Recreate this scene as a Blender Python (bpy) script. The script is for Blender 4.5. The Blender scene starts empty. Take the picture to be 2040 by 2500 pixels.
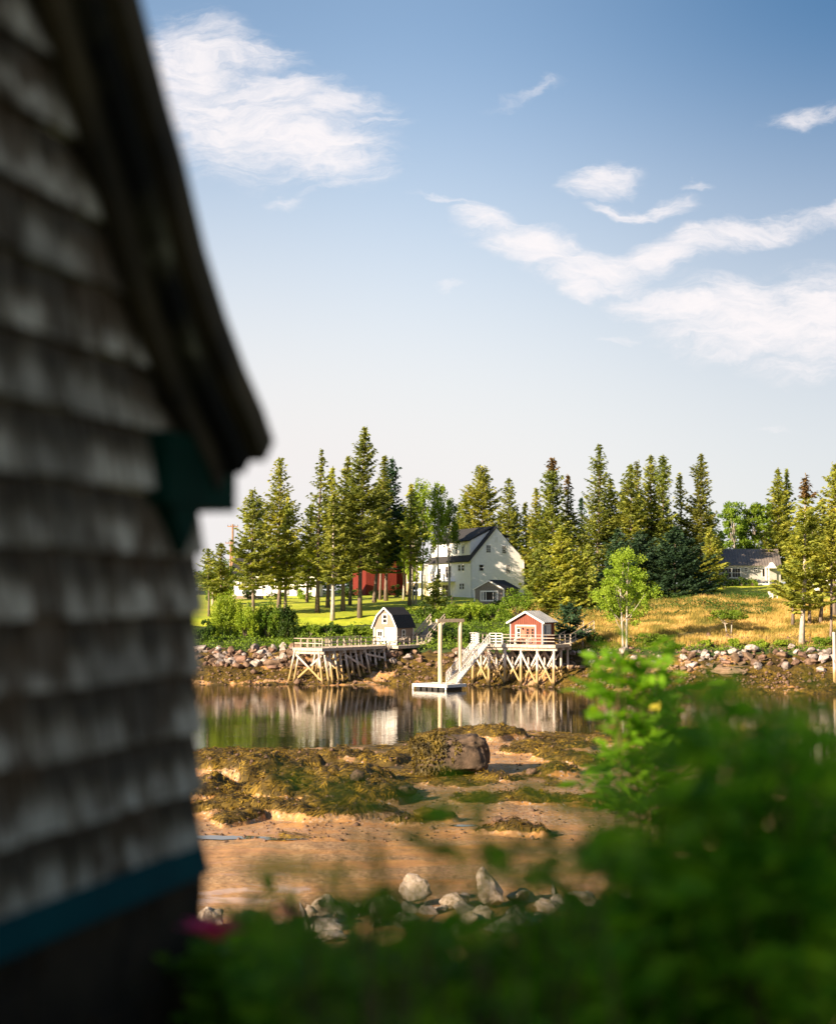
import bpy, math, random
import numpy as np
from mathutils import Vector, Matrix, noise as mnoise
R = math.radians
random.seed(7)
RNG = np.random.RandomState(11)
SC = bpy.context.scene
COL = SC.collection

# ------------------------------------------------------------------ camera
F_PX = 3472.0                 # focal length in photograph pixels (2040 x 2500), 50 mm on a 36 mm high frame
HORIZON = 1460.0
EYE = 9.0
PITCH = math.atan((HORIZON - 1250.0) / F_PX)
cam_d = bpy.data.cameras.new('camera')
cam = bpy.data.objects.new('camera', cam_d); COL.objects.link(cam)
cam.location = (0, 0, EYE); cam.rotation_euler = (R(90) + PITCH, 0, 0)
cam_d.sensor_fit = 'VERTICAL'; cam_d.sensor_height = 36; cam_d.sensor_width = 36; cam_d.lens = 50
cam_d.clip_start = .05; cam_d.clip_end = 4000
cam_d.dof.use_dof = True; cam_d.dof.focus_distance = 150; cam_d.dof.aperture_fstop = 1.35
SC.camera = cam
CP, SP = math.cos(PITCH), math.sin(PITCH)

def ray(px, py):
    a, b = (px - 1020) / F_PX, (1250 - py) / F_PX
    d = (a, CP - b * SP, SP + b * CP)
    return d[0] / d[1], d[2] / d[1]          # (x per metre ahead, z per metre ahead)

def P(px, py, Y):
    u, v = ray(px, py)
    return Vector((u * Y, Y, EYE + v * Y))

# ------------------------------------------------------------------ light
SUN_AZ, SUN_EL = -130.0, 21.0
SC.view_settings.view_transform = 'Standard'; SC.view_settings.look = 'None'
SC.view_settings.exposure = 1.55; SC.view_settings.gamma = 1.0; SC.view_settings.use_curve_mapping = False
SC.render.engine = 'CYCLES'
SC.cycles.use_denoising = True
SC.cycles.max_bounces = 6; SC.cycles.diffuse_bounces = 3; SC.cycles.glossy_bounces = 3
SC.cycles.transmission_bounces = 3; SC.cycles.transparent_max_bounces = 4
SC.cycles.caustics_reflective = False; SC.cycles.caustics_refractive = False
SC.cycles.sample_clamp_indirect = 6
sun_d = bpy.data.lights.new('sun', 'SUN'); sun_d.energy = 4.7; sun_d.angle = R(.5); sun_d.color = (1, .79, .55)
sun = bpy.data.objects.new('sun', sun_d); COL.objects.link(sun)
sdir = Vector((math.sin(R(SUN_AZ)) * math.cos(R(SUN_EL)), math.cos(R(SUN_AZ)) * math.cos(R(SUN_EL)), math.sin(R(SUN_EL))))
sun.rotation_euler = sdir.to_track_quat('Z', 'Y').to_euler()
sun.location = sdir * 300

class NT:
    """small node-tree helper"""
    def __init__(s, tree): s.t = tree; s.n = tree.nodes; s.l = tree.links
    def new(s, typ, **kw):
        x = s.n.new(typ)
        for k, v in kw.items(): setattr(x, k, v)
        return x
    def put(s, sock, v):
        if hasattr(v, 'is_linked'): s.l.new(v, sock)
        else: sock.default_value = v
    def math(s, op, a, b=None, clamp=False):
        x = s.new('ShaderNodeMath', operation=op, use_clamp=clamp); s.put(x.inputs[0], a)
        if b is not None: s.put(x.inputs[1], b)
        return x.outputs[0]
    def mix(s, f, a, b, blend='MIX'):
        x = s.new('ShaderNodeMix', data_type='RGBA', blend_type=blend); s.put(x.inputs[0], f)
        s.put(x.inputs[6], a if hasattr(a, 'is_linked') else (*a[:3], 1)); s.put(x.inputs[7], b if hasattr(b, 'is_linked') else (*b[:3], 1))
        return x.outputs[2]
    def mapping(s, vec, loc=(0, 0, 0), rot=(0, 0, 0), scale=(1, 1, 1), typ='POINT'):
        x = s.new('ShaderNodeMapping', vector_type=typ); s.l.new(vec, x.inputs[0])
        x.inputs[1].default_value = loc; x.inputs[2].default_value = rot; x.inputs[3].default_value = scale
        return x.outputs[0]
    def noise(s, vec, scale, detail=4, rough=.55, dist=0):
        x = s.new('ShaderNodeTexNoise'); s.l.new(vec, x.inputs['Vector'])
        x.inputs['Scale'].default_value = scale; x.inputs['Detail'].default_value = detail
        x.inputs['Roughness'].default_value = rough; x.inputs['Distortion'].default_value = dist
        return x
    def range(s, v, a, b, c=0., d=1., smooth=True):
        x = s.new('ShaderNodeMapRange', interpolation_type='SMOOTHSTEP' if smooth else 'LINEAR'); s.put(x.inputs[0], v)
        for i, k in enumerate((a, b, c, d)): x.inputs[1 + i].default_value = k
        return x.outputs[0]
    def ramp(s, v, stops):
        x = s.new('ShaderNodeValToRGB'); s.put(x.inputs[0], v); e = x.color_ramp.elements
        e[0].position, e[0].color = stops[0][0], (*stops[0][1], 1)
        e[1].position, e[1].color = stops[-1][0], (*stops[-1][1], 1)
        for p, c in stops[1:-1]:
            q = e.new(p); q.color = (*c, 1)
        return x.outputs[0]

world = bpy.data.worlds.new('World'); SC.world = world; world.use_nodes = True
def build_world():
    w = NT(world.node_tree); bg = w.n['Background']
    sky = w.new('ShaderNodeTexSky', sky_type='NISHITA'); sky.sun_disc = False
    sky.sun_elevation = R(SUN_EL); sky.sun_rotation = R(SUN_AZ)
    sky.altitude = 0; sky.air_density = 1.0; sky.dust_density = .6; sky.ozone_density = 1.6
    tc = w.new('ShaderNodeTexCoord'); sep = w.new('ShaderNodeSeparateXYZ'); w.l.new(tc.outputs['Generated'], sep.inputs[0])
    y = w.math('MAXIMUM', sep.outputs[1], .02)
    u = w.math('DIVIDE', sep.outputs[0], y); v = w.math('DIVIDE', sep.outputs[2], y)
    cmb = w.new('ShaderNodeCombineXYZ'); w.l.new(u, cmb.inputs[0]); w.l.new(v, cmb.inputs[1]); uv = cmb.outputs[0]
    # domain warp for the wisps
    wn = w.noise(w.mapping(uv, scale=(1, 1.6, 1)), 9, 5, .6)
    sub = w.new('ShaderNodeVectorMath', operation='SUBTRACT'); w.l.new(wn.outputs['Color'], sub.inputs[0]); sub.inputs[1].default_value = (.5, .5, .5)
    sc = w.new('ShaderNodeVectorMath', operation='SCALE'); w.l.new(sub.outputs[0], sc.inputs[0]); sc.inputs['Scale'].default_value = .055
    ad = w.new('ShaderNodeVectorMath', operation='ADD'); w.l.new(uv, ad.inputs[0]); w.l.new(sc.outputs[0], ad.inputs[1]); wuv = ad.outputs[0]
    blobs = [(455, 190, 190, 140, 0, 1), (600, 290, 260, 140, 8, 1), (760, 355, 210, 90, 12, 1), (720, 235, 230, 60, 12, .9), (560, 130, 190, 60, 10, .75), (900, 300, 110, 26, 4, .5),
             (835, 450, 100, 18, -14, .55), (700, 490, 60, 18, 4, .5), (1290, 240, 110, 14, -8, .38), (1470, 435, 95, 42, -6, .9), (1530, 508, 90, 20, 8, .85), (1640, 500, 75, 26, -6, .7), (1710, 457, 36, 12, 0, .6),
             (1180, 555, 80, 36, 22, .95), (1300, 612, 150, 46, 10, 1), (1450, 650, 170, 50, 2, 1), (1430, 690, 70, 32, 0, .9), (1640, 610, 190, 46, -18, .95), (1830, 548, 200, 32, -13, .85), (2010, 515, 150, 30, -6, .8),
             (1690, 745, 190, 48, 6, .95), (1850, 790, 270, 100, 10, 1), (2020, 790, 230, 140, 0, 1), (1960, 690, 160, 36, -8, .8), (1990, 285, 130, 30, -8, .62), (1070, 503, 90, 10, 6, .6), (1900, 1060, 60, 14, 10, .35), (1520, 810, 60, 10, 0, .4), (1100, 700, 40, 12, 0, .4)]
    acc = None
    for (bx, by, rx, ry, rot, amp) in blobs:
        uu, vv = ray(bx, by)
        m = w.mapping(wuv, (uu, vv, 0), (0, 0, -R(rot)), (rx / F_PX, ry / F_PX, 1), 'TEXTURE')
        ln = w.new('ShaderNodeVectorMath', operation='LENGTH'); w.l.new(m, ln.inputs[0])
        d = w.range(ln.outputs['Value'], 1.6, .15, 0, amp)
        acc = d if acc is None else w.math('MAXIMUM', acc, d)
    n1 = w.noise(w.mapping(wuv, rot=(0, 0, R(12)), scale=(8, 44, 1)), 1.6, 9, .72, .6)
    n2 = w.noise(w.mapping(wuv, rot=(0, 0, R(-14)), scale=(9, 20, 1)), 3.2, 6, .62, .8)
    nz = w.math('ADD', w.math('MULTIPLY', n1.outputs[0], .62), w.math('MULTIPLY', n2.outputs[0], .38))
    dens = w.math('ADD', acc, w.math('MULTIPLY', w.math('SUBTRACT', nz, .5), 2.7))
    gate = w.range(acc, .02, .4)
    cl = w.math('MULTIPLY', w.range(dens, .0, 1.25), gate)
    front = w.range(sep.outputs[1], .05, .3)
    cl = w.math('MULTIPLY', w.math('MULTIPLY', cl, front), .90)
    # pale air towards the horizon, stronger on the sun's side
    el = sep.outputs[2]
    hz = w.range(el, .40, .05, 0, 1)
    side = w.range(sep.outputs[0], .35, -.2, .80, 1.08)
    hz = w.math('MULTIPLY', hz, side, clamp=True)
    blue = w.mix(1, sky.outputs[0], (.80, .76, .72), 'MULTIPLY')
    blue = w.mix(w.range(sep.outputs[0], -.05, .32), blue, w.mix(1, blue, (.28, .44, .56), 'MULTIPLY'))
    col = w.mix(hz, blue, (3.60, 3.46, 3.42))
    col = w.mix(cl, col, (4.1, 3.85, 3.85))
    w.l.new(col, bg.inputs[0]); bg.inputs[1].default_value = .086
build_world()

# ------------------------------------------------------------------ generic mesh helpers
def tag(o, label=None, cat=None, group=None, kind=None):
    if label: o['label'] = label
    if cat: o['category'] = cat
    if group: o['group'] = group
    if kind: o['kind'] = kind
    return o

def empty(name, loc, label, cat, group=None):
    o = bpy.data.objects.new(name, None); COL.objects.link(o); o.location = loc; o.empty_display_size = .3
    return tag(o, label, cat, group)

def base_of(parent):
    while parent.parent: parent = parent.parent
    return Vector(parent.location)

def link(name, me, parent=None, loc=None):
    o = bpy.data.objects.new(name, me); COL.objects.link(o)
    if parent is not None: o.parent = parent
    elif loc is not None: o.location = loc
    return o

def mesh_np(name, V, Fq, m, parent=None, origin=None, smooth=False):
    """V (n,3) world coordinates, Fq (k,3|4) indices -> object"""
    off = base_of(parent) if parent is not None else Vector(origin if origin is not None else (0, 0, 0))
    V = np.asarray(V, dtype=np.float32) - np.array(off[:], dtype=np.float32)
    Fq = np.asarray(Fq, dtype=np.int32)
    me = bpy.data.meshes.new(name); k = Fq.shape[1]
    me.vertices.add(len(V)); me.vertices.foreach_set('co', V.ravel())
    me.loops.add(Fq.size); me.loops.foreach_set('vertex_index', Fq.ravel())
    me.polygons.add(len(Fq)); me.polygons.foreach_set('loop_start', np.arange(0, Fq.size, k, dtype=np.int32))
    me.polygons.foreach_set('loop_total', np.full(len(Fq), k, dtype=np.int32))
    if smooth: me.polygons.foreach_set('use_smooth', np.ones(len(Fq), dtype=bool))
    me.materials.append(m); me.update(calc_edges=True); me.validate()
    return link(name, me, parent, off)

class Fr:
    """building frame: O front-left-bottom corner, f along the front, b into the building"""
    def __init__(s, O, f, b=None):
        s.O = Vector(O); s.f = Vector((f[0], f[1], 0)).normalized()
        s.b = Vector((-s.f.y, s.f.x, 0)) if b is None else Vector((b[0], b[1], 0)).normalized()
    def p(s, a, d, z): return s.O + s.f * a + s.b * d + Vector((0, 0, z))
    def right(s, w): g = Fr(s.O + s.f * w, s.b[:2]); return g          # the face seen on the right side
    def left(s, l): g = Fr(s.O + s.b * l, (-s.b)[:2]); return g        # the face seen on the left side

class MB:
    def __init__(s): s.v = []; s.f = []
    def hexa(s, c):
        i = len(s.v); s.v += [Vector(q) for q in c]
        s.f += [[i + k for k in q] for q in ((0, 3, 2, 1), (4, 5, 6, 7), (0, 1, 5, 4), (1, 2, 6, 5), (2, 3, 7, 6), (3, 0, 4, 7))]
    def fbox(s, F, a0, a1, d0, d1, z0, z1):
        s.hexa([F.p(a0, d0, z0), F.p(a1, d0, z0), F.p(a1, d1, z0), F.p(a0, d1, z0), F.p(a0, d0, z1), F.p(a1, d0, z1), F.p(a1, d1, z1), F.p(a0, d1, z1)])
    def beam(s, p0, p1, w, h, up=(0, 0, 1)):
        p0, p1 = Vector(p0), Vector(p1); d = (p1 - p0).normalized(); u = Vector(up)
        if abs(d.dot(u)) > .98: u = Vector((1, 0, 0))
        a = d.cross(u).normalized() * (w / 2); b = a.cross(d).normalized() * (h / 2)
        s.hexa([p0 - a - b, p0 + a - b, p0 + a + b, p0 - a + b, p1 - a - b, p1 + a - b, p1 + a + b, p1 - a + b])
    def cyl(s, p0, p1, r0, r1=None, n=8, rings=1, wob=0):
        r1 = r0 if r1 is None else r1; p0, p1 = Vector(p0), Vector(p1); d = (p1 - p0); L = d.length; d.normalize()
        u = d.orthogonal().normalized(); w = d.cross(u); i0 = len(s.v)
        for k in range(rings + 1):
            t = k / rings; c = p0.lerp(p1, t); r = r0 + (r1 - r0) * t
            if 0 < k < rings and wob: c = c + u * random.uniform(-wob, wob) + w * random.uniform(-wob, wob)
            for j in range(n):
                a = 2 * math.pi * j / n; s.v.append(c + u * math.cos(a) * r + w * math.sin(a) * r)
        for k in range(rings):
            for j in range(n):
                q = i0 + k * n; s.f.append([q + j, q + (j + 1) % n, q + n + (j + 1) % n, q + n + j])
        s.f.append([i0 + j for j in range(n)][::-1]); s.f.append([i0 + rings * n + j for j in range(n)])
    def tube(s, pts, r, n=6):
        """smooth chain through points with radii"""
        i0 = len(s.v); m = len(pts)
        for k, c in enumerate(pts):
            c = Vector(c); d = (Vector(pts[min(k + 1, m - 1)]) - Vector(pts[max(k - 1, 0)])).normalized()
            u = d.cross(Vector((.31, .95, .05))).normalized(); w = d.cross(u)
            for j in range(n):
                a = 2 * math.pi * j / n; s.v.append(c + u * math.cos(a) * r[k] + w * math.sin(a) * r[k])
        for k in range(m - 1):
            for j in range(n):
                q = i0 + k * n; s.f.append([q + j, q + (j + 1) % n, q + n + (j + 1) % n, q + n + j])
        s.f.append([i0 + j for j in range(n)][::-1]); s.f.append([i0 + (m - 1) * n + j for j in range(n)])
    def prism(s, poly, vec):
        """closed polygon (3-D points) extruded by vec"""
        n = len(poly); i = len(s.v); vec = Vector(vec); s.v += [Vector(q) for q in poly]; s.v += [Vector(q) + vec for q in poly]
        s.f.append(list(range(i, i + n))); s.f.append(list(range(i + n, i + 2 * n))[::-1])
        for k in range(n): s.f.append([i + k, i + n + k, i + n + (k + 1) % n, i + (k + 1) % n])
    def build(s, name, m, parent=None, origin=None, smooth=False):
        off = base_of(parent) if parent is not None else Vector(origin if origin is not None else (0, 0, 0))
        me = bpy.data.meshes.new(name); me.from_pydata([v - off for v in s.v], [], s.f)
        me.materials.append(m)
        if smooth: me.polygons.foreach_set('use_smooth', [True] * len(me.polygons))
        me.update()
        import bmesh
        bm = bmesh.new(); bm.from_mesh(me); bmesh.ops.recalc_face_normals(bm, faces=bm.faces); bm.to_mesh(me); bm.free()
        return link(name, me, parent, off)

# ------------------------------------------------------------------ numpy noise
def _h(ix, iy, s):
    n = (ix * 374761393 + iy * 668265263 + s * 1442695041) & 0xffffffff
    n = ((n ^ (n >> 13)) * 1274126177) & 0xffffffff
    return ((n ^ (n >> 16)) & 0xffff) / 65535.
def vnoise(x, y, s=0):
    x = np.asarray(x, float); y = np.asarray(y, float)
    ix = np.floor(x).astype(np.int64); iy = np.floor(y).astype(np.int64); fx = x - ix; fy = y - iy
    fx = fx * fx * (3 - 2 * fx); fy = fy * fy * (3 - 2 * fy)
    a = _h(ix, iy, s); b = _h(ix + 1, iy, s); c = _h(ix, iy + 1, s); d = _h(ix + 1, iy + 1, s)
    return (a + (b - a) * fx) * (1 - fy) + (c + (d - c) * fx) * fy - .5
def fbm(x, y, s=0, o=4, g=.5):
    t = 0; a = 1
    for k in range(o): t = t + a * vnoise(x, y, s + k); x = x * 2.03; y = y * 2.03; a *= g
    return t

# ------------------------------------------------------------------ terrain function
COLS = np.array([-3000, 300, 480, 800, 1000, 1200, 1300, 1400, 1550, 1700, 2040, 2500, 5000.])
UC = (COLS - 1020) / F_PX
# near waterline distance per column
YW = [84, 84, 85, 87, 90, 97, 97, 95, 93, 80, 62, 58, 58]
# far stations (Y, z): waterline, riprap foot, riprap top, bank top, mid lawn, house ground
FARS = {
 0: [150, 150, 150, 150, 150, 148.5, 146, 143, 138, 136, 135, 135, 135],
 1: [(154, 1.5)] * 3 + [(154, 1.5), (155, 1.5), (152, 1.5), (149.5, 1.6), (148, 1.5), (145, 1.4), (143, 1.4), (143, 1.4), (143, 1.4), (143, 1.4)],
 2: [(157, 3.2)] * 3 + [(157, 3.2), (158, 3.2), (156, 3.1), (153, 3.1), (151, 3.1), (148, 3.2), (146.5, 3.4), (146.5, 3.4), (147, 3.4), (147, 3.4)],
 3: [(169, 6.7)] * 3 + [(170, 6.7), (173, 7.0), (176, 7.2), (166, 5.8), (160, 5.0), (155, 4.4), (152, 4.3), (152, 4.4), (152, 4.4), (152, 4.4)],
 4: [(192, 8.1)] * 3 + [(190, 8.1), (188, 8.1), (187, 8.25), (182, 7.9), (182, 7.9), (180, 8.0), (182, 8.9), (184, 8.5), (184, 8.6), (184, 8.6)],
 5: [(216, 9.3)] * 3 + [(214, 9.3), (205, 9.1), (205, 9.1), (206, 9.3), (207, 9.6), (208, 10.2), (211, 10.9), (212, 10.95), (212, 11), (212, 11)]}
ST = []
n_ = len(COLS)
ST += [([-60] * n_, [7.4] * n_), ([5.2] * n_, [7.35] * n_), ([8.5] * n_, [6.35] * n_), ([18] * n_, [2.7] * n_), ([29] * n_, [1.35] * n_), ([38] * n_, [1.1] * n_)]
ST += [([60] * n_, [.62] * n_), (YW, [0.0] * n_), ([y + 7 for y in YW], [-.7] * n_), ([115] * n_, [-1.6] * n_), ([130] * n_, [-1.2] * n_)]
ST[-5] = ([YW[i] * .68 for i in range(n_)], [.6] * n_)
ST += [(FARS[0], [0.0] * n_)]
for k in (1, 2, 3, 4, 5): ST += [([q[0] for q in FARS[k]], [q[1] for q in FARS[k]])]
ST += [([300] * n_, [10.5] * n_), ([900] * n_, [9.5] * n_)]

def xz(X, Y): return X / np.maximum(Y, 15.)
MOUNDS = []     # (x, y, rx, ry, h, rot)
def smooth_ground(X, Y):
    X = np.asarray(X, float); Y = np.asarray(Y, float); u = xz(X, Y)
    ys = [np.interp(u, UC, s[0]) for s in ST]; zs = [np.interp(u, UC, s[1]) for s in ST]
    z = zs[0].copy() if hasattr(zs[0], 'copy') else zs[0]
    for k in range(len(ST) - 1):
        t = np.clip((Y - ys[k]) / np.maximum(ys[k + 1] - ys[k], .01), 0, 1); z = z + t * (zs[k + 1] - zs[k])
    return z
def mound_mask(X, Y):
    m = np.zeros_like(np.asarray(X, float)); h = m.copy()
    wx = X + .8 * fbm(X * .5, Y * .5, 31, 3); wy = Y + 1.6 * fbm(X * .4, Y * .25, 37, 3)
    for (x, y, rx, ry, hh, a) in MOUNDS:
        c, s = math.cos(a), math.sin(a); dx = wx - x; dy = wy - y
        d = ((dx * c + dy * s) / rx) ** 2 + ((-dx * s + dy * c) / ry) ** 2
        b = np.clip(1 - d, 0, 1); h = np.maximum(h, hh * np.sqrt(b)); m = np.maximum(m, np.clip(b * 3, 0, 1))
    return m, h
def ground_z(X, Y):
    X = np.asarray(X, float); Y = np.asarray(Y, float)
    z = smooth_ground(X, Y); u = xz(X, Y)
    m, h = mound_mask(X, Y)
    lump = fbm(X * .9, Y * .5, 3, 4) * .34 + np.abs(fbm(X * 2.1, Y * 1.5, 71, 3)) * .36
    z = z + h * (.78 + .5 * fbm(X * .8, Y * .6, 9, 3)) + lump * m * .8
    near = np.clip((Y - 28) / 6, 0, 1) * (Y < 118)
    yw = np.interp(u, UC, YW)
    z = z + near * (1 - m) * (.10 * fbm(X * .35, Y * .12, 5, 3) + .03 * fbm(X * 2.2, Y * 1.1, 6, 3)) * np.clip((yw + 6 - Y) / 12, .25, 1)
    fw = np.interp(u, UC, FARS[0]); ft = np.interp(u, UC, [q[0] for q in FARS[2]]); fl = np.interp(u, UC, [q[0] for q in FARS[3]])
    inter = ((Y > fw - 4) & (Y < ft)).astype(float)
    z = z + inter * (.40 * fbm(X * .6, Y * .8, 12, 4) + .45 * np.abs(fbm(X * 1.5, Y * 1.6, 13, 3)) - .05)
    bank = ((Y >= ft) & (Y < fl)).astype(float)
    z = z + bank * .3 * fbm(X * .3, Y * .3, 21, 3) + (Y >= fl) * .18 * fbm(X * .08, Y * .08, 22, 3)
    return z
def gz(x, y): return float(ground_z(np.array([float(x)]), np.array([float(y)]))[0])
def drop(px, py, y0=26, y1=230):
    """the ground point seen at a pixel"""
    u, v = ray(px, py); Y = np.arange(y0, y1, .1); Z = smooth_ground(u * Y, Y) if not MOUNDS else ground_z(u * Y, Y)
    i = np.argmax(Z > EYE + v * Y); return Vector((u * Y[i], Y[i], Z[i]))
def on(px, Y):
    x = (px - 1020) / F_PX * Y; return Vector((x, Y, gz(x, Y)))

def _m(px, py, rx, ry, h, rot=0):
    p = drop(px, py); return (p.x, p.y, rx, ry, h * 1.35, R(rot))
MOUNDS = []
_ms = [_m(520, 1860, 1.8, 3.0, .55, 8), _m(600, 1890, 3.2, 3.2, .95, -12), _m(690, 1900, 2.2, 2.5, .8, -30), _m(560, 1945, 3.0, 2.6, .65, 6), _m(720, 1950, 2.6, 2.5, .75, -15),
       _m(830, 1915, 2.0, 3.0, .62, -25), _m(880, 1955, 1.7, 2.4, .6, -35), _m(940, 1940, 1.2, 1.6, .45), _m(700, 1850, 2.2, 2.4, .32, 5), _m(830, 1850, 2.0, 2.0, .35), _m(930, 1860, 1.4, 1.6, .35), _m(980, 1850, 1.2, 1.6, .3),
       _m(620, 1985, 3.0, 1.6, .4), _m(800, 1990, 2.6, 1.6, .45), _m(590, 2003, .8, .9, .25),
       _m(1130, 1795, 2.8, 3.4, .42, 0), _m(1210, 1800, 2.1, 3.4, .62, -12), _m(1060, 1805, 1.5, 2.6, .32), _m(1320, 1825, 1.9, 2.4, .3), _m(1400, 1822, 1.5, 2.6, .38), _m(1490, 1815, 1.4, 2.6, .45), _m(1545, 1820, 1.2, 2.4, .45), _m(1600, 1828, 1.3, 2.0, .45),
       _m(1395, 1860, 2.0, 2.2, .55, 10), _m(1440, 1870, 1.4, 1.8, .5), _m(1360, 1885, 1.2, 1.4, .3), _m(1260, 1840, 1.2, 1.6, .2), _m(1215, 1900, 1.4, .9, .12), _m(1110, 1915, 1.8, .9, .14), _m(1180, 1955, 1.6, 1.2, .25), _m(1320, 1955, 1.8, 1.2, .3), _m(1500, 1960, 1.8, 1.3, .35), _m(1020, 2010, 1.5, .8, .2), _m(1250, 2040, 1.3, .8, .25)]
MOUNDS = _ms

# ------------------------------------------------------------------ materials
MATS = {}
def mat(name, c1, c2=None, scale=4., rough=.8, stretch=(1, 1, 1), bump=0., bscale=None, detail=5, spec=.3, metallic=0, contrast=(.3, .7), trans=0, c3=None, obj_var=0., bdist=.02):
    if name in MATS: return MATS[name]
    m = bpy.data.materials.new(name); m.use_nodes = True; t = NT(m.node_tree); b = t.n['Principled BSDF']
    tc = t.new('ShaderNodeTexCoord'); v = t.mapping(tc.outputs['Object'], scale=stretch)
    nz = t.noise(v, scale, detail)
    c2 = c2 or c1; st = [(contrast[0], c1), (contrast[1], c2)]
    if c3: st = [(contrast[0], c1), ((contrast[0] + contrast[1]) / 2, c2), (contrast[1], c3)]
    col = t.ramp(nz.outputs[0], st)
    if obj_var:
        oi = t.new('ShaderNodeObjectInfo'); hs = t.new('ShaderNodeHueSaturation')
        t.l.new(t.range(oi.outputs['Random'], 0, 1, 1 - obj_var, 1 + obj_var, False), hs.inputs['Value'])
        t.l.new(t.range(t.math('FRACT', t.math('MULTIPLY', oi.outputs['Random'], 7.3)), 0, 1, .5 - obj_var * .06, .5 + obj_var * .04, False), hs.inputs['Hue'])
        t.l.new(col, hs.inputs['Color']); col = hs.outputs[0]
    t.l.new(col, b.inputs['Base Color']); b.inputs['Roughness'].default_value = rough; b.inputs['Specular IOR Level'].default_value = spec; b.inputs['Metallic'].default_value = metallic
    if bump:
        bn = t.new('ShaderNodeBump'); bn.inputs['Strength'].default_value = bump; bn.inputs['Distance'].default_value = bdist
        n2 = t.noise(v, bscale or scale * 2.5, 6, .6); t.l.new(n2.outputs[0], bn.inputs['Height']); t.l.new(bn.outputs[0], b.inputs['Normal'])
    if trans:
        tr = t.new('ShaderNodeBsdfTranslucent'); mx = t.new('ShaderNodeMixShader'); mx.inputs[0].default_value = trans
        br = t.mix(1, col, (1.5, 1.35, .55), 'MULTIPLY'); t.l.new(br, tr.inputs[0])
        t.l.new(b.outputs[0], mx.inputs[1]); t.l.new(tr.outputs[0], mx.inputs[2]); t.l.new(mx.outputs[0], t.n['Material Output'].inputs[0])
    MATS[name] = m; return m

WHITE = mat('white_paint', (.70, .69, .67), (.80, .79, .77), 3, .6)
CLAP = None
GLASS = mat('window_glass', (.010, .008, .006), (.03, .025, .022), 1.2, .30, spec=.22)
def siding(name, c1, c2, pitch, horizontal=True, amt=.6):
    if name in MATS: return MATS[name]
    m = mat(name, c1, c2, 3, .7); t = NT(m.node_tree); b = t.n['Principled BSDF']
    tc = t.new('ShaderNodeTexCoord'); w = t.new('ShaderNodeTexWave', wave_type='BANDS', bands_direction='Z' if horizontal else 'X', wave_profile='SAW')
    t.l.new(tc.outputs['Object'], w.inputs[0]); w.inputs['Scale'].default_value = 2 * math.pi / 20 / pitch
    bn = t.new('ShaderNodeBump'); bn.inputs['Strength'].default_value = amt; bn.inputs['Distance'].default_value = .02
    t.l.new(w.outputs[1], bn.inputs['Height']); t.l.new(bn.outputs[0], b.inputs['Normal']); return m
CLAP = siding('white_clapboard', (.80, .79, .80), (.88, .87, .88), .14, amt=.35)
CREAM = siding('cream_clapboard', (.55, .53, .48), (.66, .63, .58), .14)
GREYCLAP = siding('grey_clapboard', (.36, .35, .33), (.45, .44, .41), .14)
REDBOARD = mat('red_boards', (.17, .046, .03), (.24, .072, .045), 2.0, .75, stretch=(4, 4, .6), bump=.3)
REDDOOR = mat('salmon_red_door', (.38, .125, .08), (.43, .155, .10), 2, .6)
BARNRED = mat('barn_red', (.12, .014, .009), (.17, .024, .014), 1.5, .8, stretch=(4, 4, .6))
SHINGLE_GREY = mat('cedar_shingle_grey', (.13, .11, .095), (.30, .265, .23), 9, .9, stretch=(1, 1, 2.6), bump=.5, bdist=.03)
SHINGLE_TAN = mat('cedar_shingle_tan', (.20, .145, .11), (.36, .275, .22), 8, .9, stretch=(1, 1, 2.6), bump=.5, bdist=.03)
ROOF_DARK = mat('asphalt_roof', (.018, .018, .02), (.05, .048, .05), 6, .9, stretch=(1, 1, 3), bump=.4)
ROOF_METAL = mat('metal_roof', (.16, .17, .19), (.26, .27, .29), .8, .5, metallic=.4)
ROOF_BROWN = mat('brown_metal_roof', (.17, .15, .14), (.28, .24, .22), .6, .5, metallic=.3)
PIER_WOOD = mat('weathered_pier_wood', (.34, .27, .20), (.60, .52, .44), 2.2, .85, stretch=(3, 3, .5), bump=.4)
DECK_WOOD = mat('weathered_deck_planks', (.30, .25, .20), (.48, .42, .36), 3, .85, stretch=(1, 6, 1), bump=.3)
TIMBER = mat('pale_timber', (.60, .44, .26), (.78, .62, .42), 1.5, .7, stretch=(2, 2, .3), bump=.3)
ALUM = mat('aluminium_gangway', (.58, .56, .55), (.74, .72, .70), 3, .5)
FLOATW = mat('float_boards', (.62, .58, .53), (.80, .76, .70), 3, .7, stretch=(1, 8, 1))
DARKF = mat('float_drums', (.012, .012, .014), (.03, .03, .03), 4, .5)
BLUEDOOR = mat('blue_grey_door', (.05, .10, .17), (.08, .14, .22), 2, .5)
POLEW = mat('utility_pole_wood', (.24, .13, .08), (.34, .20, .12), 3, .8)
def pile_mat():
    """bleached above, olive brown where the tide wets it"""
    m = mat('tidal_pile_wood', (.46, .38, .32), (.70, .61, .54), 2.5, .85, stretch=(4, 4, .5), bump=.4); t = NT(m.node_tree); b = t.n['Principled BSDF']
    g = t.new('ShaderNodeNewGeometry'); s = t.new('ShaderNodeSeparateXYZ'); t.l.new(g.outputs['Position'], s.inputs[0])
    nz = t.noise(g.outputs['Position'], 1.1, 3); zz = t.math('ADD', s.outputs[2], t.math('MULTIPLY', t.math('SUBTRACT', nz.outputs[0], .5), 1.2))
    old = b.inputs['Base Color'].links[0].from_socket
    c = t.mix(t.range(zz, 2.3, 1.5), old, (.40, .27, .12)); c = t.mix(t.range(zz, .7, .2), c, (.05, .035, .012))
    t.l.new(c, b.inputs['Base Color']); return m
PILE = pile_mat()
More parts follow.
